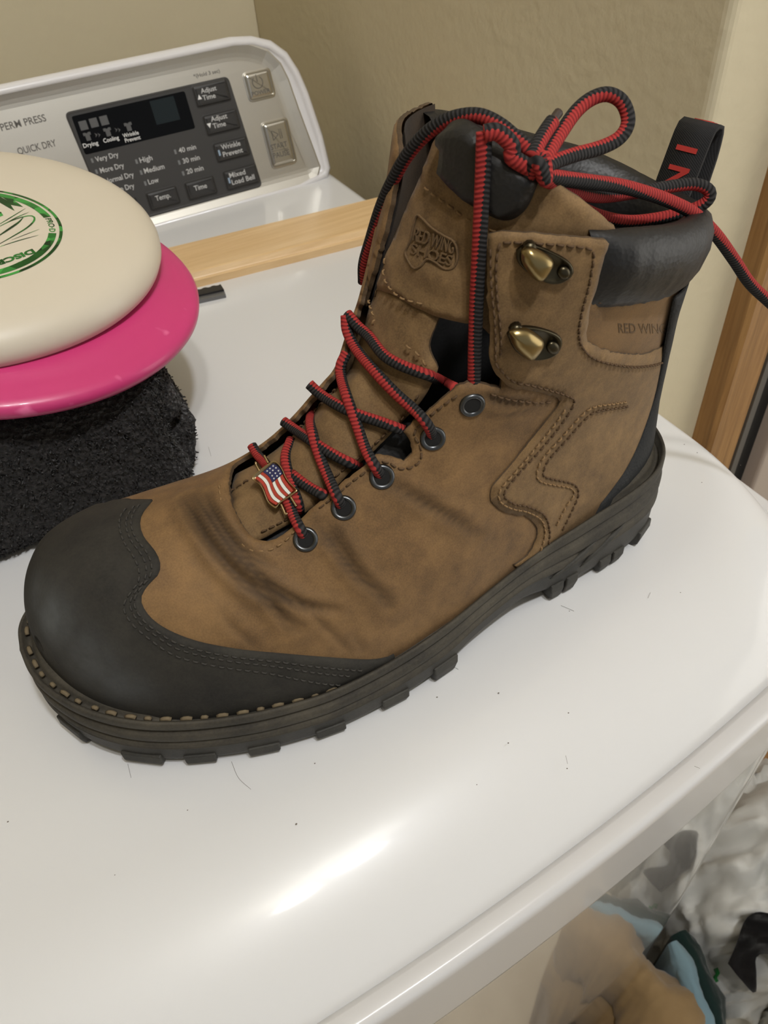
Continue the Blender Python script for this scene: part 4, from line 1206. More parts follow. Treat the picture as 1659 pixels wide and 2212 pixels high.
# raised emblem on the tongue
EM = leather('pressed_leather', srgb(66, 50, 33), srgb(100, 78, 50), srgb(122, 96, 64)).m
wing = [(886, 560), (882, 545), (893, 520), (900, 488), (908, 466), (920, 474), (938, 492), (962, 508), (985, 522), (992, 548), (985, 575), (965, 580), (945, 566), (928, 560), (916, 574), (900, 580)]
wq = np.array(invs(wing, -.003)); wq = spline(np.c_[np.vstack([wq, wq[:1]])], 90)
P = S(wq[:, 0], wq[:, 1], TB + .0046); kid(Geo().add(*tube(P, .00045, 6)).build('emblem_outline', EM))
for body, cn in (('RED WING', [(898, 520), (982, 548), (906, 492)]), ('SHOES', [(893, 548), (978, 574), (898, 526)])):
    o = surf_text('emblem_letters', body, 1.0, cn, EM, None, TB + .0044, -.003, .0005)
    if o: kid(o)
o = surf_text('side_letters', 'RED WING', 1.0, [(1336, 718), (1438, 720), (1334, 697)], EM, None, .0021, .002, .00025); kid(o)

# ------------------------------------------------------------------ far flap standing away from the tongue
f0 = fq[-1][1]
sb0, st = fq[-1][0] - .05, float(s_at_z((f0 + .1) % (2*PI), .2135)[0])
poly = [(sb0, f0 - .06), (sb0 + .2, f0 + .04), (2.75, f0 + .06), (3.0, f0 + .08), (st - .05, f0 + .04), (st, f0 - .06), (st + .01, f0 - .25), (st - .02, f0 - .8), (2.7, f0 - .9), (sb0, f0 - .5)]
flare = lambda s, f: -.0015 + .0015 * sstep(sb0 + .1, st, s) * sstep(f0 - 1.1, f0 + .1, f)
SHADED_SUEDE = leather('shaded_suede_lining', srgb(34, 26, 18), srgb(54, 42, 29), srgb(70, 55, 38)).m  # suede inside of the flap, its shadow put into the dark colour
kid(panel('flap_shade_lining', poly, .0004, SHADED_SUEDE, None, base=lambda s, f: flare(s, f) - .0016, step=.0030, skirt=False))
kid(panel('far_flap', poly, .0026, BROWN, None, base=flare, step=.0022, rough=.0003, seed=9))

# ------------------------------------------------------------------ eyelets and hooks
def frame_at(px, py, off):
    s, f = inv(px, py, off); p = S(np.array([s]), np.array([f]), np.array([off]))[0]; n = Sn(np.array([s]), np.array([f]))[0]
    return p, n / np.linalg.norm(n)
def on_plane(pts, p, n):
    out = []
    for x, y in pts:
        d = ray(x, y); out.append(CAMC + d * ((p - CAMC) @ n / (d @ n)))
    return np.array(out)
EYE = [(660, 1165), (742, 1097), (825, 1030), (935, 947), (1020, 875)]
eyes = []
for ex, ey in EYE:
    p, n = frame_at(ex, ey, .0022); eyes.append((p, n))
    u = np.cross(n, [0, 0, 1.]); u /= np.linalg.norm(u); v = np.cross(n, u)
    V = []; F = []; na = 28
    prof = [(.0050, -.0002), (.0049, .0006), (.0043, .0012), (.0036, .0011), (.0030, .0006), (.0027, -.0004), (.0026, -.0012)]
    for k in range(na):
        a = 2 * PI * k / na
        for r, h in prof: V.append(p + (math.cos(a) * u + math.sin(a) * v) * r + n * h)
    m = len(prof)
    for k in range(na):
        for i in range(m - 1): F.append((k*m+i, ((k+1) % na)*m+i, ((k+1) % na)*m+i+1, k*m+i+1))
    e = kid(link_mesh('eyelet', V, F, GUN))
    V = [p + (math.cos(2*PI*k/20) * u + math.sin(2*PI*k/20) * v) * .0031 + n * .0007 for k in range(20)]
    h = link_mesh('eyelet_hole', V, [tuple(range(20))], HOLE); h.parent = e; h.matrix_parent_inverse = Matrix.Identity(4)
def z2(pts): return [(760 + x / 1.845, 180 + y / 1.845) for x, y in pts]
def slab(name, pts3, n, levels, mat, cap=True):
    """closed outline raised through (scale, height) levels"""
    c = pts3.mean(0); V = []; F = []; m = len(pts3)
    for sc, h in levels:
        for q in pts3: V.append(c + (q - c) * sc + n * h)
    for i in range(len(levels) - 1):
        for k in range(m): F.append((i*m+k, i*m+(k+1) % m, (i+1)*m+(k+1) % m, (i+1)*m+k))
    F.append(tuple(range(m))[::-1]); F.append(tuple((len(levels)-1)*m + k for k in range(m)))
    o = link_mesh(name, V, F, mat, None); 
    bm = bmesh.new(); bm.from_mesh(o.data); bmesh.ops.recalc_face_normals(bm, faces=bm.faces); bm.to_mesh(o.data); bm.free()
    return o
HOOKS = [([(655, 665), (690, 640), (740, 645), (820, 680), (870, 715), (882, 750), (860, 780), (820, 797), (770, 790), (700, 750), (660, 710)],
          [(676, 668), (706, 652), (760, 672), (798, 700), (803, 728), (772, 778), (750, 791), (726, 780), (700, 752), (678, 712)], (840, 748), 26),
         ([(618, 1000), (645, 973), (720, 968), (790, 985), (830, 1010), (833, 1045), (810, 1080), (760, 1098), (700, 1095), (645, 1056)],
          [(630, 992), (660, 980), (705, 982), (752, 1012), (766, 1030), (757, 1060), (718, 1103), (684, 1088), (642, 1044)], (795, 1045), 25)]
for plate, shield, rv, rr in HOOKS:
    c = np.mean(z2(plate), 0); p, n = frame_at(c[0], c[1], .0041)
    P = on_plane(z2(plate), p, n); P = spline(np.vstack([P, P[:1]]), 41)[:-1]
    pl = kid(slab('lace_hook', P, n, [(1.0, -.0006), (1.0, .0007), (.95, .0012), (.88, .0013), (.82, .0008)], BRASSK))
    sp = np.array(z2(shield)) 
    Q = on_plane(sp, p + n * .0042, n); Q = spline(np.vstack([Q, Q[:1]]), 41)[:-1]
    hk = slab('hook_prong', Q, n, [(.93, -.0016), (1.0, -.0008), (.99, .0002), (.90, .0014), (.72, .0024), (.4, .0031), (.15, .0033)], BRASS)
    hk.parent = pl; hk.matrix_parent_inverse = Matrix.Identity(4)
    e = Q[np.argmin([pr_[1] for pr_ in [(q, -(q - Q.mean(0)) @ np.array([0, 0, 1.])) for q in Q]])]
    base_ = e + (Q.mean(0) - e) * .25
    nk = Geo().add(*tube([base_ - n * .0035, base_ - n * .002, base_ - n * .0006], [.0024, .0022, .002], 10)).build('hook_neck', BRASSK)
    nk.parent = pl; nk.matrix_parent_inverse = Matrix.Identity(4)
    x0, y0 = z2([rv])[0]
    R_ = on_plane([(x0 + rr/1.845*math.cos(a), y0 + rr/1.845*math.sin(a)) for a in np.linspace(0, 2*PI, 24, endpoint=False)], p, n)
    rvt = slab('rivet', R_, n, [(1, .0006), (1, .0015), (.9, .0021), (.6, .0025), (.2, .0027)], BRASSK)
    rvt.parent = pl; rvt.matrix_parent_inverse = Matrix.Identity(4)
# hook on the far flap, seen from the side


# ------------------------------------------------------------------ laces
def lace_mat():
    m = Mat('red_black_lace', srgb(160, 36, 40), .8, spec=.25)
    uv = m.n('ShaderNodeUVMap'); uv.uv_map = 'UVMap'
    sx = m.n('ShaderNodeSeparateXYZ'); m.l(uv.outputs['UV'], sx.inputs[0])
    def math_(op, a, b=None):
        x = m.n('ShaderNodeMath', operation=op)
        for s_, v in zip(x.inputs, (a, b)):
            if v is None: continue
            if hasattr(v, 'links'): m.l(v, s_)
            else: s_.default_value = v
        return x.outputs[0]
    u, v = sx.outputs[0], sx.outputs[1]
    ang = math_('MULTIPLY', u, 2 * PI)
    rib = math_('SINE', math_('ADD', math_('MULTIPLY', v, 2 * PI / .0015), math_('MULTIPLY', math_('COSINE', math_('MULTIPLY', ang, 2.0)), 1.3)))
    h = math_('ADD', math_('MULTIPLY', rib, .5), .5)
    side = math_('ADD', math_('COSINE', ang), math_('MULTIPLY', rib, .12))
    isred = math_('GREATER_THAN', side, -.02)
    red = m.ramp(h, [(0.0, srgb(116, 28, 30)), (.8, srgb(164, 52, 48))])
    blk = m.ramp(h, [(0.0, srgb(14, 14, 15)), (.9, srgb(50, 48, 48))])
    m.color(m.mix(isred, blk, red)); m.bump(h, .5, .0004)
    return m.m
LACE = lace_mat()
def lace_tube(P, r=.0017, twist=0.0, flip=1, flat=1.25, n=12):
    P = np.array(P); m = len(P)
    T = np.gradient(P, axis=0); T /= np.linalg.norm(T, axis=1)[:, None]
    W = CAMC - P; W /= np.linalg.norm(W, axis=1)[:, None]
    U = np.cross(T, W); U /= np.linalg.norm(U, axis=1)[:, None] + 1e-9
    for _ in range(6): U[1:-1] = (U[:-2] + 2*U[1:-1] + U[2:]) / 4
    U -= T * (U * T).sum(1)[:, None]; U /= np.linalg.norm(U, axis=1)[:, None]
    B = np.cross(U, T)
    L = np.r_[0, np.cumsum(np.linalg.norm(np.diff(P, axis=0), axis=1))]
    V = []; F = []; UV = []
    for i in range(m):
        w = twist * math.sin(L[i] * 55 + twist * 7)
        for k in range(n):
            a = 2 * PI * k / n
            V.append(P[i] + r * (flat * math.cos(a) * U[i] + math.sin(a) * B[i]))
    for i in range(m - 1):
        for k in range(n):
            F.append((i*n+k, i*n+(k+1) % n, (i+1)*n+(k+1) % n, (i+1)*n+k))
            tw = [twist * math.sin(L[j] * 55 + twist * 7) for j in (i, i+1)]
            off = 0.0 if flip > 0 else .5
            UV += [((k/n + tw[0]/6 + off), L[i]), (((k+1)/n + tw[0]/6 + off), L[i]), (((k+1)/n + tw[1]/6 + off), L[i+1]), ((k/n + tw[1]/6 + off), L[i+1])]
    F.append(tuple(range(n - 1, -1, -1))); F.append(tuple(range((m-1)*n, m*n))); UV += [(0, 0)] * (2 * n)
    o = link_mesh('lace', V, F, LACE)
    l = o.data.uv_layers.new(name='UVMap')
    l.data.foreach_set('uv', np.array(UV, float).ravel())
    return kid(o)
tv = []; tf_ = []
for o in boot.children:
    k = len(tv); tv += [v.co.copy() for v in o.data.vertices]; tf_ += [tuple(i + k for i in p.vertices) for p in o.data.polygons]
BV = BVHTree.FromPolygons(tv, tf_)
def depth(px, py):
    loc, nor, idx, dist = BV.ray_cast(Vector(CAMC), Vector(ray(px, py)).normalized())
    return dist
def on_boot(px, lift=.0, n=None, r=.0019, ends=(0, 0)):
    """a line of the picture resting on whatever part of the boot lies behind it"""
    q = spline(px, n or max(12, int(sum(math.dist(a, b) for a, b in zip(px[:-1], px[1:])) / 7)))
    D = np.array([depth(x, y) or np.nan for x, y in q])
    ok = ~np.isnan(D); D = np.interp(np.arange(len(D)), np.where(ok)[0], D[ok])
    up_ = D.copy()
    for _ in range(14):                        # a taut strand bridges hollows
        up_[1:-1] = np.minimum(up_[1:-1], (up_[:-2] + up_[2:]) / 2)
    D = up_
    for _ in range(3): D[1:-1] = (D[:-2] + 2 * D[1:-1] + D[2:]) / 4
    li = np.full(len(D), lift + r * 1.1)
    t = np.linspace(0, 1, len(D))
    li += ends[0] * np.exp(-(t / .06) ** 2) + ends[1] * np.exp(-((1 - t) / .06) ** 2)
    out = []
    for (x, y), dd, l_ in zip(q, D, li):
        d = ray(x, y); d /= np.linalg.norm(d); out.append(CAMC + d * (dd - l_))
    return np.array(out)
# the hook on the far flap, seen edge on
fo = [(780 + x / 4.15, 220 + y / 4.15) for x, y in [(330, 430), (345, 380), (370, 342), (415, 324), (442, 345), (436, 400), (470, 440), (430, 490), (390, 470), (350, 495), (318, 512), (312, 480)]]
dh = (depth(905, 330) or .40) + .004
hp = CAMC + ray(876, 320) / np.linalg.norm(ray(876, 320)) * dh
hn = (CAMC - hp) / np.linalg.norm(CAMC - hp)
Q = on_plane(fo, hp, hn); Q = spline(np.vstack([Q, Q[:1]]), 41)[:-1]
kid(slab('lace_hook', Q, hn, [(.85, -.0035), (1, -.0028), (1, .0006), (.85, .0014), (.5, .0018)], BRASSK))
IN = -.005
ROWS = [([(544, 962), (556, 982), (575, 1004), (600, 1046), (622, 1085), (636, 1118), (650, 1145), (661, 1164)], .0, (0, IN), 1),
        ([(629, 950), (617, 985), (622, 1020), (634, 1058), (644, 1086), (648, 1106)], .0, (-.001, -.003), 1),
        ([(630, 1024), (650, 1040), (672, 1055), (706, 1073)], -.0005, (-.001, -.004), -1),
        ([(612, 910), (640, 930), (671, 951), (700, 970), (735, 990), (778, 1010)], .0006, (0, -.004), -1),
        ([(682, 872), (671, 905), (676, 940), (690, 985), (709, 1030), (726, 1068), (740, 1097)], .0012, (-.002, IN), 1),
        ([(668, 830), (690, 850), (725, 873), (772, 895), (823, 912), (872, 930)], .0008, (0, -.004), -1),
        ([(749, 762), (736, 790), (738, 820), (751, 862), (770, 915), (792, 975), (824, 1030)], .0016, (-.002, IN), 1),
        ([(750, 678), (772, 704), (797, 727), (827, 765), (860, 786), (900, 802), (937, 815), (982, 838)], .0008, (0, -.004), -1),
        ([(747, 682), (750, 715), (770, 755), (810, 803), (855, 850), (900, 890), (925, 920), (936, 946)], .0014, (0, IN), 1)]
for px, lf, en, fl in ROWS:
    lace_tube(on_boot(px, lf, ends=en), twist=.5, flip=fl)
def P_y(x, y, Y): return at_y(x, y, Y)
e5 = eyes[4][0]
# strand hanging from the top eyelet up over the padded tongue
top = at_y(1045, 290, .232)
dT = np.linalg.norm(top - CAMC); d5 = np.linalg.norm(e5 - CAMC)
def along(pts, d0, d1, shape=lambda t: 0.0):
    q = spline(pts, max(10, int(sum(math.dist(a, b) for a, b in zip(pts[:-1], pts[1:])) / 7)))
    L = np.r_[0, np.cumsum(np.linalg.norm(np.diff(q, axis=0), axis=1))]; L /= L[-1]; out = []
    for (x, y), t in zip(q, L):
        d = ray(x, y); d /= np.linalg.norm(d); out.append(CAMC + d * (d0 + (d1 - d0) * t + shape(t)))
    return np.array(out)
def dmin(pts, lift):                            # nearest boot depth along a line
    return min(x for x in [depth(a, b) for a, b in spline(pts, 30)] if x) - lift
dp = depth(1042, 330) or dT
lace_tube(along([(1020, 878), (1024, 820), (1026, 740), (1030, 640), (1035, 540), (1040, 440), (1044, 350), (1046, 285)], d5 + .003, dp - .003, lambda t: -.007 * math.sin(PI * min(t, 1)) if t < 1 else 0), twist=.35, flip=-1, r=.0018, flat=1.35)
dk = (depth(1160, 372) or dp) - .004            # the knot
dff = .335
lace_tube(along([(785, 610), (786, 570), (800, 520), (822, 450), (846, 395), (880, 335), (925, 285), (975, 257), (1030, 250), (1075, 268), (1115, 300), (1150, 330), (1166, 352), (1164, 374)],
                (depth(800, 640) or .40) + .004, dk, lambda t: -.012 * math.sin(PI * t)), twist=.6, flip=1, r=.0019)
lace_tube(along([(1046, 288), (1072, 285), (1096, 302), (1108, 320), (1104, 336), (1118, 348), (1150, 366)], dp - .004, dk), twist=.5, r=.002)
# knot
kc = CAMC + ray(1163, 366) / np.linalg.norm(ray(1163, 366)) * dk
kp = [kc + np.array([  .0030 * math.cos(a) * .7, .0030 * math.sin(a), .0028 * math.sin(2 * a + .6)]) for a in np.linspace(0, 4.4 * PI / 2, 40)]
lace_tube(kp, r=.0017, twist=.8)
# bow loop, tail and the long end
lace_tube(along([(1166, 366), (1180, 340), (1210, 290), (1245, 240), (1280, 212), (1315, 204), (1345, 222), (1357, 262), (1340, 296), (1300, 318), (1240, 335), (1195, 352), (1170, 372)], dk, dk, lambda t: .03 * math.sin(PI * t)), twist=.5, r=.0018)
lace_tube(along([(1150, 338), (1162, 312), (1178, 285), (1194, 262)], dk, dk + .015), twist=.3, r=.0019)
A_ = along([(1194, 262), (1200, 252), (1207, 243)], dk + .015, dk + .018)
kid(Geo().add(*tube(A_, .0015, 10)).build('aglet', Mat('lace_tip', srgb(52, 40, 34), .5).m))
dr = np.linalg.norm(at_y(1520, 440, .20) - CAMC)
lace_tube(along([(1168, 374), (1210, 385), (1280, 394), (1340, 402), (1400, 418), (1450, 436), (1500, 462), (1545, 505), (1585, 560), (1620, 612), (1665, 655), (1712, 700), (1740, 770), (1752, 860)], dk, dr + .09, lambda t: 0), twist=.5, r=.0019, flip=-1)
lace_tube(along([(1172, 380), (1215, 408), (1290, 424), (1370, 416), (1440, 404), (1500, 398), (1532, 412), (1528, 434), (1496, 452), (1430, 470), (1360, 478), (1300, 468), (1250, 446), (1205, 410), (1178, 388), (1166, 372)], dk, dk + .006, lambda t: (dr - dk - .006) * math.sin(PI * t)), twist=.5, r=.0018)

# ------------------------------------------------------------------ flag charm on the lowest lace
GOLD = Mat('gold_frame', srgb(178, 156, 118), .3, 1.0).m
def zf(p): return (520 + p[0] / 7.375, 940 + p[1] / 7.375)
c_ = zf((540, 800)); pf, nf_ = frame_at(c_[0], c_[1], -.003)
vw = CAMC - pf; vw /= np.linalg.norm(vw)
nf_ = nf_ * .75 + vw * .25; nf_ /= np.linalg.norm(nf_)
dcen = (depth(*c_)) - .0058
pf = CAMC + ray(*c_) / np.linalg.norm(ray(*c_)) * dcen
outl = [(178, 672), (250, 600), (380, 500), (490, 424), (540, 412), (590, 432), (640, 490), (685, 570), (722, 660), (790, 760), (900, 868), (902, 900), (780, 990), (640, 1080), (575, 1165), (530, 1158), (440, 1080), (390, 965), (345, 855), (285, 775), (190, 712)]
P = on_plane([zf(p) for p in outl], pf, nf_); P = spline(np.vstack([P, P[:1]]), 90)[:-1]
charm = kid(slab('lace_charm', P, nf_, [(.97, -.0012), (1.0, -.0008), (1.0, .0002), (.985, .0005), (.93, .0005), (.92, .0001)], GOLD))
charm['label'] = 'gold framed flag charm with red and white stripes and a starred blue corner'
def sub(o, p): o.parent = p; o.matrix_parent_inverse = Matrix.Identity(4); return o
cl_ = spline([(228, 690), (300, 745), (365, 830), (405, 945), (460, 1050), (556, 1112)], 41)
cr_ = spline([(520, 447), (610, 512), (655, 590), (690, 680), (750, 770), (838, 880)], 41)
def fp(a, b):
    i = np.clip(a, 0, 1) * 40
    l_ = [np.interp(i, np.arange(41), cl_[:, k]) for k in (0, 1)]; r_ = [np.interp(i, np.arange(41), cr_[:, k]) for k in (0, 1)]
    return (l_[0] + (r_[0] - l_[0]) * b, l_[1] + (r_[1] - l_[1]) * b)
def enamel(name, pts, mat, h=.0006):
    P = on_plane([zf(p) for p in pts], pf + nf_ * h, nf_)
    m = len(P); V = list(P) + list(P - nf_ * .0008)
    F = [tuple(range(m))] + [(k, m + k, m + (k+1) % m, (k+1) % m) for k in range(m)]
    return sub(link_mesh(name, V, F, mat, None, smooth=False), charm)
ER = Mat('red_enamel', srgb(168, 58, 46), .3, coat=.5).m; EW = Mat('white_enamel', srgb(226, 226, 218), .3, coat=.5).m; EB = Mat('blue_enamel', srgb(38, 42, 84), .3, coat=.5).m
for k in range(7):
    a0 = 0.0 if k < 3 else .43
    aa = np.linspace(a0, 1, 22); b0, b1 = (k + .07) / 7, (k + .93) / 7
    pts = [fp(a, b0) for a in aa] + [fp(a, b1) for a in aa[::-1]]
    enamel('red_stripe' if k % 2 == 0 else 'white_stripe', pts, ER if k % 2 == 0 else EW)
aa = np.linspace(0, .415, 12)
enamel('blue_canton', [fp(a, 3.05 / 7) for a in aa] + [fp(a, .99) for a in aa[::-1]], EB)
for sx_, sy_ in [(515, 490), (465, 530), (560, 520), (420, 570), (510, 560), (600, 565), (465, 600), (550, 605), (627, 612), (500, 645), (577, 650), (528, 690)]:
    enamel('star', [(sx_ + (17 if k % 2 == 0 else 7) * math.cos(k * PI / 5 + .4), sy_ + (17 if k % 2 == 0 else 7) * math.sin(k * PI / 5 + .4)) for k in range(10)], EW, .0008)
for w in ([(300, 570), (270, 520), (240, 455), (250, 430)], [(440, 445), (415, 400), (375, 325)], [(640, 1100), (665, 1150), (715, 1262), (745, 1240)], [(795, 985), (830, 1040), (888, 1135)]):
    Q = on_plane([zf(p) for p in w], pf - nf_ * .0004, nf_)
    sub(Geo().add(*tube(spline(Q, 14), .00055, 7)).build('charm_wire', GOLD), charm)

# ------------------------------------------------------------------ pull loop at the back
WEB = Mat('black_webbing', srgb(22, 21, 22), .85)
wv = WEB.n('ShaderNodeTexWave'); wv.inputs['Scale'].default_value = 900; WEB.l(WEB.coord(), wv.inputs['Vector']); WEB.bump(wv.outputs['Fac'], .3, .0004); WEB = WEB.m
RED = Mat('red_embroidery', srgb(176, 48, 40), .8).m
ctr = S(np.array([s_at_z(PI, float(zr(PI)) - .012)[0]]), np.array([PI]), np.array([.0]))[0] + np.array([.006, 0, -.001])
wdir = np.array([.25, -1.0, 0]); wdir /= np.linalg.norm(wdir)          # across the strap
odir = np.array([1.0, .25, 0])                                          # outwards
path = [(-.008, -.012), (-.005, .006), (.001, .022), (.0055, .0325), (.0090, .0345), (.0125, .0325), (.0125, .022), (.0095, .006), (.0075, -.03)]
pp = spline(path, 40); hw = .0082
def strap(thk, hw, path, name, mat):
    V = []; F = []
    for o_, h in path:
        for sgn in (-1, 1):
            V.append(ctr + odir * o_ + np.array([0, 0, h]) + wdir * hw * sgn + np.array([0, 0, 0]))
    n = len(path)
    for i in range(n - 1): F.append((2*i, 2*i+1, 2*i+3, 2*i+2))
    o = link_mesh(name, V, F, mat); m = o.modifiers.new('thick', 'SOLIDIFY'); m.thickness = thk; m.offset = 0
    return kid(o)
loop = strap(.0016, hw, pp, 'pull_loop', WEB)
for ch, h0 in (('I', .0265), ('N', .0165), ('G', .0060)):
    V, F = flat_text(ch, 1.0, .03); V = np.array(V); V = (V - (V.min(0) + V.max(0)) / 2)
    V = V / np.abs(V[:, 1]).max()
    W = []
    for x, y in V:
        hh = h0 - x * .0042; oo = np.interp(hh, [q[1] for q in path[:4]], [q[0] for q in path[:4]])
        W.append(ctr + odir * (oo - .0011) + np.array([0, 0, hh]) + wdir * (y * .0046))
    o = link_mesh('loop_letter', W, F, RED, None, smooth=False); m = o.modifiers.new('t', 'SOLIDIFY'); m.thickness = .0004; m.offset = 0
    sub(o, loop)
V, F = flat_text('W', 1.0, .03); V = np.array(V); V = (V - (V.min(0) + V.max(0)) / 2); V = V / np.abs(V[:, 1]).max(); W = []
for x, y in V:
    W.append(ctr + odir * (.0102 + x * .0026) + np.array([0, 0, .0352 - abs(x) * .0012]) + wdir * (y * .0046))
o = link_mesh('loop_letter', W, F, RED, None, smooth=False); m = o.modifiers.new('t', 'SOLIDIFY'); m.thickness = .0005; m.offset = 0; sub(o, loop)
# ------------------------------------------------------------------ laundry on the floor beside the dryer
m = Mat('white_bag_film', srgb(222, 222, 218), .46, spec=.35)
m.b.inputs['Transmission Weight'].default_value = .12; m.b.inputs['Subsurface Weight'].default_value = .0
m.bump(m.noise(14, 2, .4, dist=1.0), .3, .006); BAG = m.m
def cloth(name, a, b):
    m = Mat(name, a, .95, spec=.15); m.color(m.mix(m.noise(18, 4), a, b)); m.bump(m.noise(240, 2), .3, .001); m.bump(m.noise(14, 3), .3, .01)
    m.b.inputs['Sheen Weight'].default_value = .2; return m.m
TANC = cloth('tan_cloth', srgb(150, 126, 90), srgb(122, 98, 66)); BLUEC = cloth('pale_blue_cloth', srgb(132, 158, 168), srgb(104, 132, 146))
GREENC = cloth('dark_green_cloth', srgb(28, 48, 44), srgb(20, 36, 36)); BLACKC = cloth('black_cloth', srgb(20, 19, 20), srgb(30, 28, 28))
def heap(name, c, r, mat, label, cat, seed, amp, fr, group=None, rot=0.0, squash=1.0, sub=6):
    bm = bmesh.new(); bmesh.ops.create_icosphere(bm, subdivisions=sub, radius=1.0)
    for v in bm.verts:
        d = v.co.normalized()
        q = Vector((d.x * fr, d.y * fr, d.z * fr)) + Vector((seed, seed * .7, 0))
        w = noise.noise(q * 1.1); q2 = q + Vector((w, -w, w)) * .9
        rid = 1 - abs(noise.noise(q2)) * 2.2; rid2 = 1 - abs(noise.noise(q2 * 2.3)) * 2.0; rid3 = noise.noise(q2 * 5)
        k = 1 + amp * (rid - .4) + amp * .55 * (rid2 - .4) + amp * .22 * rid3
        e = Vector((math.copysign(abs(d.x) ** squash, d.x), math.copysign(abs(d.y) ** squash, d.y), d.z))
        v.co = Vector((e.x * r[0], e.y * r[1], e.z * r[2])) * k
    bmesh.ops.transform(bm, matrix=Matrix.Translation(c) @ Matrix.Rotation(rot, 4, 'Z'), verts=bm.verts)
    for v in bm.verts: v.co.z = max(v.co.z, FLOOR_Z + .003)
    return tag(link_bm(name, bm, mat, smooth=True), label, cat, group)
bagA = heap('plastic_bag', (.500, .100, -.74), (.150, .120, .27), BAG, 'crumpled white plastic bag standing on the floor below the dryer, black cloth in its mouth', 'bag', 3.1, .115, 2.6)
bagB = heap('plastic_bag', tuple(at_z(1712, 2190, -.66) + np.array([0, -.02, 0])), (.030, .040, .16), BAG, 'white plastic bag edge at the lower right corner, nearest the camera', 'bag', 8.2, .12, 2.0)
bvb = BVHTree.FromPolygons([v.co for v in bagA.data.vertices], [tuple(p.vertices) for p in bagA.data.polygons])
gq = spline([(1572, 2081), (1590, 2040), (1608, 1990), (1632, 1971), (1662, 1973), (1700, 1985), (1700, 2090), (1662, 2062), (1634, 2068), (1634, 2105), (1631, 2146), (1600, 2116), (1572, 2081)], 61)[:-1]
gi = np.array([(x, y) for x in np.arange(1570, 1702, 9.0) for y in np.arange(1968, 2150, 9.0)])
gi = gi[in_poly(gi, gq)]
gi = np.array([p for p in gi if np.linalg.norm(gq - p, axis=1).min() > 5])
r_ = delaunay_2d_cdt([Vector(tuple(map(float, p))) for p in np.vstack([gq, gi])], [], [list(range(60))], 1, 1e-7)
hits = []
for v in r_[0]:
    d = Vector(ray(v.x, v.y)).normalized(); t = bvb.ray_cast(Vector(CAMC), d)[3]; hits.append((d, t))
tmean = np.mean([t for d, t in hits if t])
V = []; n_ = len(hits)
for lift in (.026, -.004):
    for (d, t), v in zip(hits, r_[0]):
        V.append(tuple(Vector(CAMC) + d * (min(t or tmean, tmean + .012) - lift * (.9 + .35 * noise.noise(Vector((v.x * .03, v.y * .03, 4))) if lift > 0 else 1))))
F = [tuple(f) for f in r_[2]] + [tuple(n_ + k for k in f[::-1]) for f in r_[2]]
ed = {}
for f in r_[2]:
    for k in range(3):
        e = (f[k], f[(k+1) % 3])
        if (e[1], e[0]) in ed: del ed[(e[1], e[0])]
        else: ed[e] = 1
F += [(b, a, n_ + a, n_ + b) for a, b in ed]
go = link_mesh('black_garment', V, F, BLACKC)
bm = bmesh.new(); bm.from_mesh(go.data); bmesh.ops.recalc_face_normals(bm, faces=bm.faces); bm.to_mesh(go.data); bm.free()
tag(go, 'black garment showing through the mouth of the white plastic bag', 'garment')
def fold(name, pts, z0, r, mat, label, cat, seed, tall=.4):
    """a hanging fold of cloth along a line on the floor plan, reaching down to the floor"""
    P = spline([tuple(at_z(x, y, z0)) for x, y in pts], 40); P[:, 1] -= .012; n = 22; V = []; F = []
    T = np.gradient(P, axis=0); T /= np.linalg.norm(T, axis=1)[:, None]
    for i in range(40):
        s_ = np.cross(T[i], [0, 0, 1]); s_ /= np.linalg.norm(s_)
        for k in range(n):
            a = PI * (k / (n - 1)); w = noise.noise(Vector((i * .10, k * .22, seed)))
            rr = r * (1 + .35 * w + .16 * noise.noise(Vector((i * .45, k * .5, seed + 3))) - .12 * abs(noise.noise(Vector((i * .22, k * .9, seed + 7))))) * (.25 + .75 * math.sin(PI * min(1, max(0, (i + 2) / 43))) ** .5)
            q = P[i] + s_ * math.cos(a) * rr * (1 + .10 * math.sin(i * .35 + seed)) + np.array([0, 0, math.sin(a) * rr * 1.3 - rr])
            if k in (0, n - 1): q[2] = max(FLOOR_Z + .004, q[2] - tall)
            V.append(q)
    for i in range(39):
        for k in range(n - 1): F.append((i*n+k, (i+1)*n+k, (i+1)*n+k+1, i*n+k+1))
    return tag(link_mesh(name, V, F, mat), label, cat)
fold('tan_towel', [(1330, 2060), (1385, 2120), (1425, 2180), (1450, 2260), (1470, 2330)], -.56, .042, TANC, 'tan towel heaped on the floor against the dryer front', 'towel', 2.0, .5)
fold('pale_blue_cloth', [(1436, 2010), (1462, 2060), (1482, 2120), (1505, 2190), (1535, 2290)], -.57, .012, BLUEC, 'pale blue cloth beside the tan towel', 'garment', 5.0, .45)
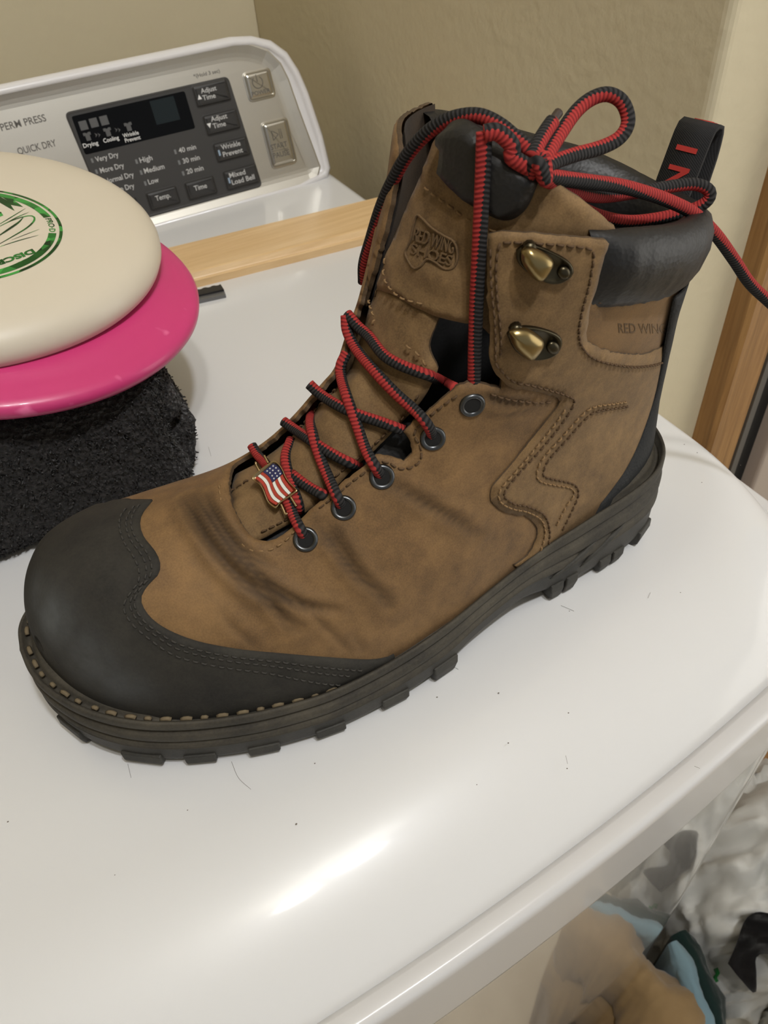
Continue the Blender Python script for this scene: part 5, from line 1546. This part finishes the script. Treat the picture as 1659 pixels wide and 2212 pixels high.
fold('dark_green_cloth', [(1450, 1990), (1476, 2040), (1502, 2110), (1526, 2190), (1552, 2290)], -.58, .018, GREENC, 'dark green cloth squeezed between the pale blue cloth and the white bag', 'garment', 7.0, .45)
fold('tan_garment', [(1290, 2150), (1340, 2210), (1370, 2290), (1390, 2360)], -.60, .045, TANC, 'tan garment lying left of the tan towel against the dryer', 'garment', 11.0, .4)
# green print on the bag
GRP = Mat('green_print', srgb(48, 132, 66), .5).m
V = []
for x, y in [(1543, 2094), (1552, 2090), (1556, 2102), (1550, 2112), (1554, 2120), (1544, 2124), (1541, 2112), (1547, 2104)]:
    loc, nor, i_, dist = bvb.ray_cast(Vector(CAMC), Vector(ray(x, y)).normalized())
    V.append((loc + nor * .0008) if loc else None)
if all(v is not None for v in V):
    gp = link_mesh('green_print', V, [tuple(range(len(V)))], GRP, None, smooth=False); gp.parent = bagA

# ------------------------------------------------------------------ crumbs and lint on the dryer top
g = Geo(); rg = random.Random(21)
for x, y in [(1430, 962), (1478, 960), (1506, 978), (1516, 1042), (1600, 1005), (944, 1506), (1077, 1497), (1228, 1540), (680, 1649), (405, 1750), (248, 1890), (1225, 1660), (1098, 1605), (1030, 1695), (380, 965), (1470, 1280), (1230, 1320), (500, 1015), (640, 1780), (17, 1775)]:
    p = at_z(x, y, 0); r = rg.uniform(.00025, .0005)
    V = [p + np.array([r * math.cos(a), r * .8 * math.sin(a), 0.0]) for a in np.linspace(0, 2*PI, 7)[:-1]] + [p + np.array([0, 0, r * .7])]
    g.add(V, [(k, (k+1) % 6, 6) for k in range(6)])
for pts in ([(1212, 1308), (1240, 1320)], [(1500, 1655), (1512, 1660)], [(276, 1650), (283, 1680)], [(500, 1645), (515, 1680), (542, 1705)], [(1222, 1632), (1226, 1650)], [(450, 965), (456, 985)], [(980, 1440), (990, 1446)], [(1405, 1280), (1400, 1292)]):
    q = spline([tuple(at_z(x, y, .0003)) for x, y in pts], 10); g.add(*tube(q, .00007, 4))
tag(g.build('lint', Mat('lint_grey', srgb(112, 104, 96), .9).m), 'dark crumbs and short hairs scattered over the white dryer top', 'lint', kind='stuff')
